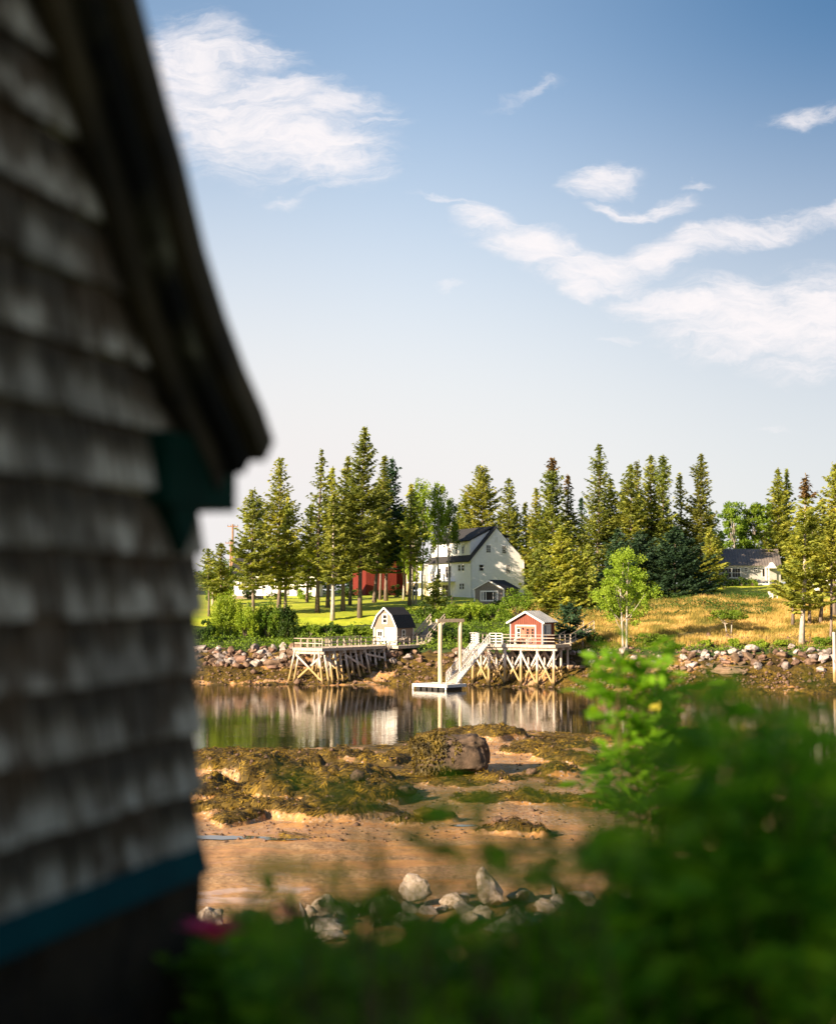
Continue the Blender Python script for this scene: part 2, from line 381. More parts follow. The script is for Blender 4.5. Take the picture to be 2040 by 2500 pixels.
BARK_D = mat('spruce_bark', (.11, .085, .065), (.24, .19, .155), 3, .95, stretch=(3, 3, .8), bump=.6, obj_var=.2)
BARK_L = mat('pale_bark', (.30, .25, .21), (.52, .46, .40), 2.5, .9, stretch=(2, 2, 1), bump=.5)
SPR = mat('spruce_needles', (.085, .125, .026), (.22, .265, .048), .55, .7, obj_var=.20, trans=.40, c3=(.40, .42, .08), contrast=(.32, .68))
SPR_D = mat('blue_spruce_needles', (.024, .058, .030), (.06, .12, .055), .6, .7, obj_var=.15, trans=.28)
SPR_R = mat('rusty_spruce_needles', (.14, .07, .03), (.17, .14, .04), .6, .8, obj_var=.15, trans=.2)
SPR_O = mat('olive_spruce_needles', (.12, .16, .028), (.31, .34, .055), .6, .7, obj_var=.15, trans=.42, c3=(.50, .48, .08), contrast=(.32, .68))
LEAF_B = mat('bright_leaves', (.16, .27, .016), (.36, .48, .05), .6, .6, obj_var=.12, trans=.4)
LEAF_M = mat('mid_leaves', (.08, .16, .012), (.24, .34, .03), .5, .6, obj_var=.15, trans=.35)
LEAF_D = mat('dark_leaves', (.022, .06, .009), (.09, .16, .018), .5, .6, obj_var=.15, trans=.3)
ROSE_LEAF = mat('rose_leaves', (.05, .19, .012), (.19, .43, .026), 9, .6, c3=(.34, .56, .035), contrast=(.34, .66), trans=.55, spec=.15)
ROSE_LEAF_B = mat('lit_rose_leaves', (.10, .26, .012), (.24, .44, .025), 14, .55, trans=.55, spec=.2)  # brighter leaf copy, sunlight put into its green
CANE = mat('rose_canes', (.06, .05, .02), (.12, .07, .03), 20, .8)
PETAL = mat('pink_petals', (.96, .03, .17), (1.0, .10, .28), 30, .6, trans=.4)
YLEAF = mat('yellow_petal', (.75, .62, .06), (.85, .75, .12), 20, .5, trans=.4)
GRANITE = mat('granite', (.12, .095, .08), (.34, .29, .26), 2.2, .85, bump=.8, bscale=7, bdist=.06, obj_var=.30, c3=(.50, .45, .42), contrast=(.30, .72))
ROCK_BR = mat('brown_rock', (.07, .045, .03), (.26, .17, .115), 1.8, .85, bump=.8, bscale=6, bdist=.06, obj_var=.25)
def weedrock():
    m = mat('weedy_boulder', (.035, .025, .015), (.14, .095, .065), 2.4, .85, bump=.9, bscale=5, bdist=.08); return m
WEEDROCK = weedrock()
WEED = mat('rockweed', (.045, .028, .004), (.19, .125, .012), 1.2, .55, obj_var=.1, spec=.3, c3=(.40, .27, .028), contrast=(.34, .72))
WEED_D = mat('dark_rockweed', (.025, .018, .004), (.10, .070, .010), 1.6, .6, spec=.3, c3=(.24, .16, .02), contrast=(.34, .72))
PUD = mat('puddle_water', (.05, .04, .03), (.06, .05, .04), 2, .03, spec=.6)
STONE_M = mat('wall_fieldstone', (.16, .13, .11), (.35, .29, .25), 3, .9, bump=.6)

def ground_material():
    m = bpy.data.materials.new('ground'); m.use_nodes = True; t = NT(m.node_tree); b = t.n['Principled BSDF']
    g = t.new('ShaderNodeNewGeometry'); pos = g.outputs['Position']
    def att(n): a = t.new('ShaderNodeAttribute', attribute_name=n); return a.outputs['Fac']
    n_big = t.noise(pos, .25, 4); n_mid = t.noise(pos, 1.4, 5, .6); n_fine = t.noise(pos, 7, 5, .65); n_peb = t.new('ShaderNodeTexVoronoi'); t.l.new(pos, n_peb.inputs[0]); n_peb.inputs['Scale'].default_value = 5.5
    st = t.mapping(pos, scale=(.35, 1.1, 1)); n_str = t.noise(st, .8, 5, .6)
    # sand / mud
    sand = t.ramp(n_fine.outputs[0], [(.3, (.15, .085, .038)), (.52, (.38, .225, .105)), (.72, (.60, .40, .22))])
    sand = t.mix(t.range(n_str.outputs[0], .42, .62), sand, t.ramp(n_mid.outputs[0], [(.3, (.36, .165, .05)), (.7, (.60, .31, .10))]))
    peb = t.mix(t.math('MULTIPLY', att('pebble'), t.range(n_peb.outputs['Distance'], .42, .2)), sand, t.ramp(n_peb.outputs['Color'], [(.2, (.12, .09, .07)), (.8, (.55, .47, .40))]))
    weed = t.ramp(n_mid.outputs[0], [(.30, (.018, .012, .003)), (.52, (.08, .052, .008)), (.70, (.22, .14, .02))])
    wm = t.math('ADD', att('weed'), t.math('MULTIPLY', t.math('SUBTRACT', n_mid.outputs[0], .5), .9))
    wf = t.range(wm, .42, .58)
    c = t.mix(wf, peb, weed)
    lawn = t.ramp(n_big.outputs[0], [(.3, (.28, .40, .016)), (.5, (.44, .50, .03)), (.7, (.58, .56, .05))])
    lawn = t.mix(.35, lawn, t.ramp(n_mid.outputs[0], [(.3, (.12, .20, .01)), (.7, (.50, .50, .05))]))
    mead = t.ramp(n_mid.outputs[0], [(.3, (.10, .12, .02)), (.6, (.36, .26, .06)), (.75, (.55, .38, .13))])
    bank = t.ramp(n_mid.outputs[0], [(.3, (.018, .035, .008)), (.7, (.06, .09, .015))])
    dl = t.math('MULTIPLY', t.math('SUBTRACT', n_mid.outputs[0], .5), .5)
    c = t.mix(t.range(t.math('ADD', att('bank'), dl), .42, .58), c, bank)
    c = t.mix(t.range(t.math('ADD', att('lawn'), dl), .42, .58), c, lawn)
    c = t.mix(t.range(t.math('ADD', att('meadow'), dl), .42, .58), c, mead)
    t.l.new(c, b.inputs['Base Color'])
    wet = t.math('MULTIPLY', att('wet'), t.range(n_str.outputs[0], .50, .58)); wet = t.math('MULTIPLY', wet, t.math('SUBTRACT', 1.0, wf))
    t.l.new(t.range(wet, 0, 1, .82, .08, False), b.inputs['Roughness']); b.inputs['Specular IOR Level'].default_value = .35
    bn = t.new('ShaderNodeBump'); bn.inputs['Distance'].default_value = .08
    t.l.new(t.range(wet, 0, 1, .8, .05, False), bn.inputs['Strength'])
    h = t.math('ADD', t.math('MULTIPLY', n_mid.outputs[0], .7), t.math('MULTIPLY', n_fine.outputs[0], .5)); t.l.new(h, bn.inputs['Height']); t.l.new(bn.outputs[0], b.inputs['Normal'])
    return m
GROUND = ground_material()

def water_material():
    m = bpy.data.materials.new('cove_water'); m.use_nodes = True; t = NT(m.node_tree); b = t.n['Principled BSDF']
    g = t.new('ShaderNodeNewGeometry'); pos = g.outputs['Position']
    n0 = t.noise(pos, .12, 3)
    t.l.new(t.ramp(n0.outputs[0], [(.3, (.012, .011, .004)), (.7, (.03, .022, .008))]), b.inputs['Base Color'])
    b.inputs['Roughness'].default_value = .015; b.inputs['IOR'].default_value = 1.40; b.inputs['Specular IOR Level'].default_value = .65
    a = t.noise(t.mapping(pos, scale=(.8, 1.6, 1)), 1.3, 3, .5, .3); c = t.noise(t.mapping(pos, scale=(1, 1.5, 1)), 4.2, 2, .5)
    big = t.noise(pos, .07, 2)
    amp = t.range(big.outputs[0], .4, .65, .4, 1.0)
    h = t.math('ADD', t.math('MULTIPLY', a.outputs[0], .75), t.math('MULTIPLY', c.outputs[0], .16))
    bn = t.new('ShaderNodeBump'); bn.inputs['Distance'].default_value = .017; t.l.new(amp, bn.inputs['Strength'])
    t.l.new(h, bn.inputs['Height']); t.l.new(bn.outputs[0], b.inputs['Normal'])
    return m
WATER = water_material()

# ------------------------------------------------------------------ ground sheet
def build_ground():
    us = np.concatenate([np.linspace(-1.6, -.26, 40)[:-1], np.linspace(-.26, .36, 430), np.linspace(.36, 1.6, 40)[1:]])
    ys = np.concatenate([np.linspace(-60, 0, 12)[:-1], np.linspace(0, 28, 50)[:-1], np.linspace(28, 104, 420)[:-1], np.linspace(104, 132, 20)[:-1], np.linspace(132, 175, 170)[:-1], np.linspace(175, 230, 70)[:-1], np.geomspace(230, 900, 24)])
    Yg, U = np.meshgrid(ys, us, indexing='ij'); X = U * np.maximum(Yg, 15.); Z = ground_z(X, Yg)
    nr, nc = Yg.shape; V = np.stack([X, Yg, Z], -1).reshape(-1, 3)
    i = (np.arange(nr - 1)[:, None] * nc + np.arange(nc - 1)[None, :]).ravel(); Fq = np.stack([i, i + 1, i + nc + 1, i + nc], -1)
    o = mesh_np('ground', V, Fq, GROUND, smooth=True)
    x, y = X.ravel(), Yg.ravel(); u = xz(x, y); px = u * F_PX + 1020
    m, _ = mound_mask(x, y); yw = np.interp(u, UC, YW)
    fw = np.interp(u, UC, FARS[0]); ff = np.interp(u, UC, [q[0] for q in FARS[1]]); ft = np.interp(u, UC, [q[0] for q in FARS[2]]); fl = np.interp(u, UC, [q[0] for q in FARS[3]])
    near = (y < 120) & (y > 20)
    patch = fbm(x * .22, y * .12, 41, 4)
    weed = np.where(near, np.maximum(m, np.clip(.5 + patch * 1.1 - .42 + .30 * (px < 1000) * (y > 60) + np.clip((y - (yw - 9)) / 14, 0, .35), 0, 1)), 0)
    inter = (y > 120) & (y < ft); weed = np.where(inter, np.clip(.86 + 1.2 * fbm(x * .25, y * .4, 43, 4), 0, 1), weed)
    weed = np.where(near & (y < 58), np.minimum(weed, .40 + .8 * m), weed)
    jit = 1.5 * fbm(x * .2, y * .2, 45, 3)
    rightside = px > 1330
    bank = ((y >= ft - .3) & (y < fl + np.where(px < 960, -2.5, 6))).astype(float); bank = np.where(rightside & (y > ft + 4), 0, bank); bank = np.where(y < 24, 1, bank)
    lawn = ((y + jit >= fl - np.where(px < 960, 4, 0)) & (~rightside)).astype(float)
    lawn = np.where(rightside & (y + jit > 184) , 1., lawn); lawn = np.where(y > 228, 0, lawn)
    mead = (rightside & (y > ft + 3) & (y + jit <= 184)).astype(float)
    mead = np.where((px > 1250) & (px <= 1330) & (y > 160) & (y < 178), 1, mead)
    bank = np.where(y >= 228, 1, bank)
    wet = np.where(near, np.clip(.5 + fbm(x * .1, y * .15, 47, 3) + np.where(px < 760, .35, -.15), 0, 1), 0)
    peb = np.where(near, np.clip((y - 46) / 12, 0, 1), np.where(inter, 1, 0))
    for n, d in (('weed', weed), ('bank', bank), ('lawn', lawn), ('meadow', mead), ('wet', wet), ('pebble', peb)):
        a = o.data.attributes.new(n, 'FLOAT', 'POINT'); a.data.foreach_set('value', d.astype(np.float32))
    tag(o, kind='structure')
build_ground()

def build_water():
    V = [(-700, 20, 0), (700, 20, 0), (700, 260, 0), (-700, 260, 0)]
    # follows the channel: one flat sheet under both shores
    o = mesh_np('water', [(-400, 50, 0), (400, 50, 0), (400, 162, 0), (-400, 162, 0)], [(0, 1, 2, 3)], WATER); tag(o, kind='structure')
build_water()
# ------------------------------------------------------------------ foliage helpers
def rot_unit(n, rs):
    v = rs.normal(size=(n, 3)); return v / np.linalg.norm(v, axis=1, keepdims=True)
def norm(v): return v / np.maximum(np.linalg.norm(v, axis=1, keepdims=True), 1e-6)
def quads(C, A, B):
    """leaf-sized diamonds: centre, half length vector, half width vector"""
    V = np.stack([C - A, C + B, C + A, C - B], 1).reshape(-1, 3)
    return V, np.arange(len(V)).reshape(-1, 4)

def trunk_pts(p0, p1, r, rs, n=7, lean=.0):
    p0, p1 = np.array(p0), np.array(p1); L = np.linalg.norm(p1 - p0); pts = []; rad = []
    off = np.zeros(3)
    for k in range(n + 1):
        t = k / n; off = off + np.array([rs.normal(), rs.normal(), 0]) * L * .004 * (0 < k < n)
        pts.append(Vector(p0 + (p1 - p0) * t + off)); rad.append(r * (1 - t) ** .8 + .02 + (r * .35 if k == 0 else 0))
    return pts, rad

def spruce(base, top_z, hw, crown_z, label, seed, m=None, dens=1., trunk_r=None, bark=None, cat='spruce tree', name='spruce_tree', bare=0., tipm=None, lean=0., droop=.16, ragged=.34, group=None, step=.20):
    rs = np.random.RandomState(seed); base = Vector(base); H = top_z - base.z; hw = hw * (1.0 + .5 * rs.rand()); wav = 9 + 12 * rs.rand(); pw = .7 + .4 * rs.rand()
    root = empty(name, base, label, cat, group)
    r = trunk_r or .010 * H + .05
    top = base + Vector((lean * H, 0, H)); pts, rad = trunk_pts(base - Vector((0, 0, .25)), top, r, rs)
    mb = MB(); mb.tube(pts, rad, 7)
    Cs, As, Bs = [], [], []
    P3 = np.array([p[:] for p in pts]); zz = P3[:, 2]
    z = crown_z; hc = top_z - crown_z
    lop = rs.uniform(0, 6.28)
    while z < top_z - .15:
        t = (z - crown_z) / hc
        L0 = hw * 1.28 * ((1 - t) ** pw) * min(1, .6 + t * 2.2) * (1 + .20 * math.sin(t * wav + seed)) + .10
        cx, cy = np.interp(z, zz, P3[:, 0]), np.interp(z, zz, P3[:, 1])
        nb = int(rs.choice([5, 6, 7]) * (1.15 if t < .6 else 1 if t < .85 else .8))
        a0 = rs.uniform(0, 6.28)
        for k in range(nb):
            if rs.rand() < ragged * .5 * (1 - t): continue
            a = a0 + 6.283 * k / nb + rs.normal() * .25
            L = L0 * rs.uniform(1 - ragged * 1.3, 1.0 + ragged * .45) * (1 + .12 * math.cos(a - lop))
            if L < .1: continue
            d = np.array([math.cos(a), math.sin(a), 0.]); side = np.array([-d[1], d[0], 0.])
            up = .55 * t - droop * (1 - t) + rs.normal() * .07
            ns = max(2, int(L / step * dens)); s = np.linspace(.18 if bare == 0 else .18 + bare * (1 - t) * .5, 1, ns)
            zz_ = z + rs.normal() * .08
            def bp(q): return np.stack([cx + d[0] * q * L, cy + d[1] * q * L, zz_ + L * (up * q + .30 * (q ** 2.4) * (1 - .6 * t))], -1)
            pc = bp(s)
            for sg in (-1, 0, 1):
                rep = 1
                for q_ in range(rep):
                    wd = (.42 * L * (1 - s) ** .7 + .10) * rs.uniform(.5, 1.1, ns)
                    dirn = norm(d[None] * rs.uniform(.5, 1.1, (ns, 1)) + side[None] * sg * rs.uniform(.7, 1.3, (ns, 1)) + np.array([0, 0, 1.]) * rs.normal(0, .28, (ns, 1)) - np.array([0, 0, .18]))
                    ln = (.17 + .15 * rs.rand(ns, 1)) * (1.0 if hc > 5 else .8)
                    c = pc + side[None] * (sg * wd * .5)[:, None] + rs.normal(0, .05, (ns, 3))
                    b = norm(np.cross(dirn, norm(np.array([0, 0, 1.])[None] + rs.normal(0, .55, (ns, 3))))) * ln * rs.uniform(.35, .6, (ns, 1))
                    Cs.append(c); As.append(dirn * ln * 1.15); Bs.append(b)
                    if wd.max() > .5:
                        sel = wd > .35; c2 = pc[sel] + side[None] * (sg * wd[sel] * .95)[:, None] - np.array([0, 0, .05])
                        Cs.append(c2); As.append(dirn[sel] * ln[sel]); Bs.append(b[sel])
            if L > .9 and rs.rand() < .5:
                q = bp(np.array([0., .5, .9])); mb.tube([Vector(x) for x in q], [.035, .022, .01], 4)
        z += (.40 + .12 * rs.rand()) * (1 if hc > 5 else .7) * (1.0 if t < .8 else .6)
    # leader
    n = 16; c = np.stack([np.full(n, top.x), np.full(n, top.y), np.linspace(top_z - .9, top_z + .1, n)], -1) + rs.normal(0, .04, (n, 3))
    Cs.append(c); As.append(rot_unit(n, rs) * .13 + np.array([0, 0, .1])); Bs.append(rot_unit(n, rs) * .06)
    mb.build('trunk', bark or BARK_D, root, smooth=True)
    C, A, B = np.concatenate(Cs), np.concatenate(As), np.concatenate(Bs)
    if tipm is not None:
        zc = tipm[1]; up_ = C[:, 2] > zc; V, Fq = quads(C[~up_], A[~up_], B[~up_]); mesh_np('crown', V, Fq, m or SPR, root)
        V, Fq = quads(C[up_], A[up_], B[up_]); mesh_np('crown_tip', V, Fq, tipm[0], root)
    else:
        V, Fq = quads(C, A, B); mesh_np('crown', V, Fq, m or SPR, root)
    return root

def leaf_blob(c, r, n, rs, size, flat=1.):
    d = rot_unit(n, rs); rad = rs.rand(n, 1) ** .45
    C = np.array(c)[None] + d * rad * np.array(r)[None]
    A = norm(rot_unit(n, rs) + d * .5) * size * rs.uniform(.6, 1.2, (n, 1)); B = norm(np.cross(A, rot_unit(n, rs))) * size * .55 * rs.uniform(.7, 1.2, (n, 1))
    return C, A, B

def broadleaf(base, top_z, hw, crown_z, label, seed, m=None, bark=None, n_limb=9, leaves=2600, size=.13, trunk_r=.14, stems=1, cat='tree', name='broadleaf_tree', group=None, hwy=None, flat=False, blob=None, spire=False):
    rs = np.random.RandomState(seed); base = Vector(base); root = empty(name, base, label, cat, group); mb = MB(); H = top_z - base.z
    Cs = []; hc = top_z - crown_z; hwy = hwy or hw
    for s_ in range(stems):
        off = Vector(((s_ - (stems - 1) / 2) * .35, rs.uniform(-.1, .1), 0))
        tp = base + Vector((off.x * 2.4 + rs.normal() * .1, 0, H * .82)); pts, rad = trunk_pts(base + off - Vector((0, 0, .25)), tp, trunk_r / (stems ** .3), rs, 8)
        mb.tube(pts, rad, 7)
        for k in range(max(3, n_limb // stems)):
            t = (k + rs.rand()) / max(3, n_limb // stems); a = rs.uniform(0, 6.28)
            zc = crown_z + hc * (t * .86 + .05)
            w = math.sin(math.pi * min(1, max(.12, (t * .8 + .14)))) if not spire else (1 - t) * .9 + .12
            if flat: w = .75 + .3 * rs.rand(); zc = crown_z + hc * (.3 + .6 * rs.rand())
            q = rs.uniform(.35, .85)
            c = np.array([base.x + off.x + math.cos(a) * hw * w * q, base.y + math.sin(a) * hwy * w * q, zc])
            st = np.array(pts[min(len(pts) - 2, max(1, int(len(pts) * (zc - base.z) / H * .75)))][:])
            mid = st * .5 + c * .5 + np.array([0, 0, -.1 * hw]); mb.tube([Vector(st), Vector(mid), Vector(c)], [trunk_r * .4, trunk_r * .25, .015], 5)
            br = (blob or .50) * hw * rs.uniform(.7, 1.25)
            rr = (br, br, br * (.45 if flat else .8 if not spire else 1.5))
            per = leaves // n_limb
            # each limb carries sub-clumps so the outline is uneven and gaps show
            for j in range(6):
                cc = c + rot_unit(1, rs)[0] * np.array(rr) * .75
                Cs.append(leaf_blob(cc, np.array(rr) * rs.uniform(.34, .6), int(per * 1.9) // 6, rs, size * 1.12))
    C, A, B = (np.concatenate([q[i] for q in Cs]) for i in range(3))
    mb.build('trunk', bark or BARK_L, root, smooth=True); V, Fq = quads(C, A, B); mesh_np('crown', V, Fq, m or LEAF_B, root)
    return root

def shrub(base, h, rx, ry, label, seed, m=None, leaves=1600, size=.11, cat='bush', name='shrub', group=None, lumps=10):
    rs = np.random.RandomState(seed); base = Vector(base); root = empty(name, base, label, cat, group); mb = MB(); Cs = []; lumps = lumps if leaves < 2500 else 20
    for k in range(lumps):
        a = rs.uniform(0, 6.28); q = rs.rand() ** .5 * .75; zf = rs.uniform(.25, .85) * (1 - .45 * q)
        c = np.array([base.x + math.cos(a) * rx * q, base.y + math.sin(a) * ry * q, base.z + h * zf])
        mb.tube([base - Vector((0, 0, .1)), (base + Vector(c)) / 2 + Vector((0, 0, .1 * h)), Vector(c)], [.05, .035, .012], 5)
        for j in range(5):
            cc = c + rot_unit(1, rs)[0] * np.array([rx * .28, ry * .28, h * .18]); cc[2] = max(cc[2], base.z + .12)
            Cs.append(leaf_blob(cc, np.array([rx * .22, ry * .22, h * .16]) * rs.uniform(.6, 1.1), leaves // lumps // 5, rs, size))
    C, A, B = (np.concatenate([q[i] for q in Cs]) for i in range(3))
    mb.build('stem', BARK_D, root, smooth=True); V, Fq = quads(C, A, B); mesh_np('foliage', V, Fq, m or LEAF_M, root)
    return root

def zpx(py, Y): return P(1020, py, Y).z
# ------------------------------------------------------------------ spruces
#  top px, top py, base px, Y, half width px, crown bottom py, label, options
SPRUCES = [
 (508, 1338, 512, 171, 30, 1428, 'short sparse spruce with thin pale trunk, first tree right of the dark shingled building', dict(ragged=.5)),
 (541, 1330, 540, 186, 24, 1440, 'small spruce directly left of the two utility poles', dict(ragged=.4)),
 (622, 1195, 619, 172, 50, 1425, 'pointed spruce right of the utility poles, its trunk rising behind the bright round bush', dict()),
 (681, 1118, 681, 180, 52, 1415, 'broad open-topped spruce in front of the white cottage porch, sky showing through its top', dict(m='O', ragged=.35, dens=.8)),
 (703, 1216, 697, 174, 42, 1425, 'lower spruce standing right against the open-topped one before the cottage', dict(m='O')),
 (783, 1098, 775, 176, 52, 1405, 'gaunt spruce with long bare branches reaching left over the cottage roof', dict(bare=.9, ragged=.75, dens=.75)),
 (813, 1140, 800, 184, 44, 1400, 'thin-topped rusty spruce between the gaunt one and the tall cluster', dict(m='O', ragged=.5)),
 (848, 1116, 837, 179, 48, 1390, 'full spruce left of the tallest tree, trunk bare over the lawn', dict(m='O')),
 (812, 1205, 812, 169, 42, 1410, 'nearer spruce with the thickest pale trunk, its foot among the bank bushes', dict(trunk_r=.24, bark='L')),
 (895, 1040, 878, 171, 60, 1375, 'tallest spruce of all, standing in the middle of the left-hand stand', dict(trunk_r=.26)),
 (941, 1113, 913, 193, 46, 1385, 'dark spruce whose trunk stands in front of the red barn', dict()),
 (958, 1118, 942, 197, 44, 1385, 'rightmost spruce of the left stand, its edge dropping steeply to the birches', dict(m='D')),
 (868, 1200, 854, 188, 40, 1385, 'shorter spruce hidden among the tall ones, left of the red barn', dict()),
 (923, 1210, 928, 200, 36, 1372, 'slim spruce trunk crossing the red barn wall', dict()),
 (760, 1230, 750, 196, 46, 1420, 'low dark spruce behind the gaunt one, beside the cottage gable', dict()),
 (1003, 1182, 999, 186, 34, 1362, 'slim spruce standing left of the light green trees, above the terrace of the white house', dict()),
 (1068, 1405, 1061, 176, 27, 1512, 'small young spruce on the lawn bank in front of the white house balcony', dict(step=.15)),
 (1138, 1206, 1138, 226, 30, 1340, 'middle-sized spruce showing above the dark roof of the white house, left of a taller one', dict()),
 (1172, 1138, 1172, 224, 42, 1340, 'tall yellow-green spruce rising behind the ridge of the white house', dict(m='O')),
 (1120, 1232, 1116, 232, 26, 1340, 'thin spruce between the light green trees and the white house ridge', dict(ragged=.6)),
 (1243, 1167, 1243, 222, 34, 1345, 'solid narrow spruce just right of the peak of the white house', dict()),
 (1283, 1226, 1286, 228, 24, 1400, 'faint thin spruce behind the right eave of the white house', dict(ragged=.6)),
 (1309, 1193, 1308, 206, 36, 1430, 'pale spruce right of the white house with a rounded tip', dict(m='O')),
 (1352, 1119, 1352, 204, 44, 1430, 'spruce with a thin reddish pointed tip right of the white house', dict(tip=1150)),
 (1385, 1160, 1388, 208, 40, 1430, 'spruce with a rusty bare spike beside the reddish-tipped one', dict(tip=1196)),
 (1458, 1085, 1458, 203, 56, 1430, 'tallest spruce right of the white house, open branches with sky behind', dict(ragged=.5, dens=.8)),
 (1488, 1167, 1484, 206, 40, 1430, 'shorter spruce leaning against the tallest one on its right', dict()),
 (1371, 1283, 1364, 178, 46, 1497, 'grey-green spruce in front of the row, above the roof of the red shed', dict(m='O')),
 (1314, 1344, 1333, 180, 44, 1480, 'spruce right of the grey shingled shed, its skirt touching the shed', dict()),
 (1406, 1350, 1410, 186, 32, 1480, 'orange-lit small spruce right of the one above the red shed', dict(m='O', ragged=.5)),
 (1433, 1329, 1428, 178, 40, 1480, 'dense small spruce left of the bright green leafy tree', dict()),
 (1391, 1474, 1389, 153, 40, 1553, 'young dark spruce at the shore directly right of the red shed', dict(m='D', step=.14)),
 (1477, 1395, 1477, 183, 34, 1490, 'shady spruce behind the bright green leafy tree', dict(m='D')),
 (1540, 1133, 1540, 202, 46, 1430, 'dark spruce in the dense row, second summit right of the tallest', dict()),
 (1558, 1124, 1560, 210, 26, 1300, 'thin ragged spruce top peeping out behind the dark row', dict(ragged=.6)),
 (1589, 1112, 1589, 206, 38, 1430, 'left one of the twin close spruces in the dense row', dict(m='O')),
 (1618, 1110, 1620, 204, 44, 1430, 'right one of the twin close spruces in the dense row', dict()),
 (1658, 1155, 1660, 210, 26, 1400, 'slight sparse spruce right of the twin spruces', dict(m='O', ragged=.6)),
 (1713, 1109, 1713, 207, 36, 1400, 'lone slender spruce standing apart left of the grey cottage', dict(ragged=.45)),
 (1646, 1283, 1645, 188, 78, 1470, 'massive dark blue-green spruce with branches to the ground in front of the dense row', dict(m='D', dens=1.25, ragged=.2, step=.16)),
 (1560, 1300, 1560, 190, 50, 1460, 'dark spruce filling the gap left of the massive blue-green one', dict(m='D')),
 (1728, 1290, 1730, 198, 22, 1465, 'leafy-looking low spruce between the massive one and the grey cottage', dict(m='O')),
 (1505, 1290, 1505, 194, 44, 1460, 'dark lower spruce in the gap under the tallest right-hand one', dict(m='D')),
 (1898, 1142, 1898, 218, 36, 1400, 'spruce behind the grey cottage roof with a narrow tip, left of a pair', dict(m='O')),
 (1920, 1147, 1921, 220, 28, 1400, 'thinner right-hand partner of the spruce behind the grey cottage', dict(ragged=.5)),
 (1965, 1160, 1952, 150.5, 62, 1480, 'large shoreline spruce with stout flared trunk at the edge of the meadow', dict(m='O', trunk_r=.27, bark='L', tip=1215, ragged=.5, step=.17)),
 (2030, 1131, 2034, 172, 50, 1440, 'tall spruce at the very end of the meadow, half out of the picture', dict(m='O', ragged=.5)),
 (1940, 1290, 1931, 163, 36, 1490, 'thin-trunked spruce just left of the stout shoreline one', dict(m='O', ragged=.5)),
 (1985, 1260, 1972, 164, 34, 1440, 'thin-trunked spruce just right of the stout shoreline one', dict(m='O', ragged=.5)),
 (2005, 1220, 1998, 165, 36, 1410, 'spindly spruce with long bare trunk before the white house on the meadow side', dict(m='O', ragged=.6)),
 (2032, 1240, 2022, 151, 40, 1400, 'bare-trunked spruce by the wooden mooring post', dict(m='O', ragged=.6, trunk_r=.14)),
]
MK = {'O': SPR_O, 'D': SPR_D}
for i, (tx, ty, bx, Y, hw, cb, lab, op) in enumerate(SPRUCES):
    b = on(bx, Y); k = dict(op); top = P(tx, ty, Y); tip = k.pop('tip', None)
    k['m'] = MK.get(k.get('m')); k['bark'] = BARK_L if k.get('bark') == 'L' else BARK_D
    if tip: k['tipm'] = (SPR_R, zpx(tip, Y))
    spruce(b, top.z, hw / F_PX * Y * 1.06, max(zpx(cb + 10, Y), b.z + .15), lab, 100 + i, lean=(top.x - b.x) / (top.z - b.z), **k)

# bare trunks standing in the left stand
BROAD = [
 # top px, py, base px, Y, half width px, crown bottom py, label, options
 (1043, 1171, 1030, 196, 40, 1340, 'tall light green leafy tree left of the white house, feathery top', dict(m='B', n_limb=12, leaves=3400, spire=True)),
 (1073, 1176, 1070, 199, 38, 1330, 'tall light green leafy tree touching the white house roof', dict(m='B', n_limb=12, leaves=3200, spire=True)),
 (1012, 1215, 1011, 189, 34, 1370, 'slim light green tree with two bare pale trunks near the terrace', dict(m='M', n_limb=10, stems=2, spire=True)),
 (1098, 1225, 1096, 205, 30, 1330, 'smaller light green tree tucked against the white house dormer', dict(m='M', spire=True)),
 (985, 1225, 985, 200, 34, 1390, 'leafy tree between the left spruce stand and the red barn', dict(m='B', spire=True)),
 (1005, 1345, 1003, 212, 30, 1420, 'yellow-green small tree beside the red barn', dict(m='B')),
 (1536, 1358, 1523, 150.5, 70, 1512, 'bright green leafy tree with twin white trunks at the shore', dict(m='B', n_limb=16, leaves=5200, stems=2, trunk_r=.15, size=.115)),
 (1770, 1496, 1776, 157, 62, 1507, 'small flat-topped crooked tree alone in the golden meadow', dict(m='O2', n_limb=10, leaves=1500, flat=True, trunk_r=.10, stems=2, size=.10, hwy=1.6, blob=.36)),
 (1795, 1226, 1795, 226, 44, 1370, 'round-headed leafy tree behind the left end of the grey cottage', dict(m='M', n_limb=14, leaves=4200, size=.17)),
 (1842, 1224, 1842, 228, 46, 1370, 'round-headed leafy tree over the middle of the grey cottage roof', dict(m='M', n_limb=14, leaves=4200, size=.17)),
 (1885, 1225, 1885, 227, 46, 1370, 'leafy tree over the right end of the grey cottage roof', dict(m='M', n_limb=14, leaves=4200, size=.17)),
 (1752, 1290, 1752, 216, 26, 1420, 'light leafy tree left of the grey cottage wall', dict(m='B', n_limb=10, leaves=3000)),
 (1975, 1250, 1975, 226, 52, 1400, 'broad leafy tree far behind the stout shoreline spruce', dict(m='M', n_limb=12, leaves=3600, size=.17)),
 (560, 1370, 560, 200, 40, 1450, 'leafy tree at the foot of the utility poles', dict(m='M', leaves=2200)),
 (520, 1375, 520, 190, 40, 1470, 'leafy tree behind the short spruce at the dark building', dict(m='M', leaves=2200)),
 (1530, 1480, 1540, 170, 26, 1500, 'little bare-branched tree in the meadow behind the twin white trunks', dict(m='O2', leaves=300, trunk_r=.06, size=.08)),
]
LM = {'B': LEAF_B, 'M': LEAF_M, 'O2': LEAF_M, 'D': LEAF_D}
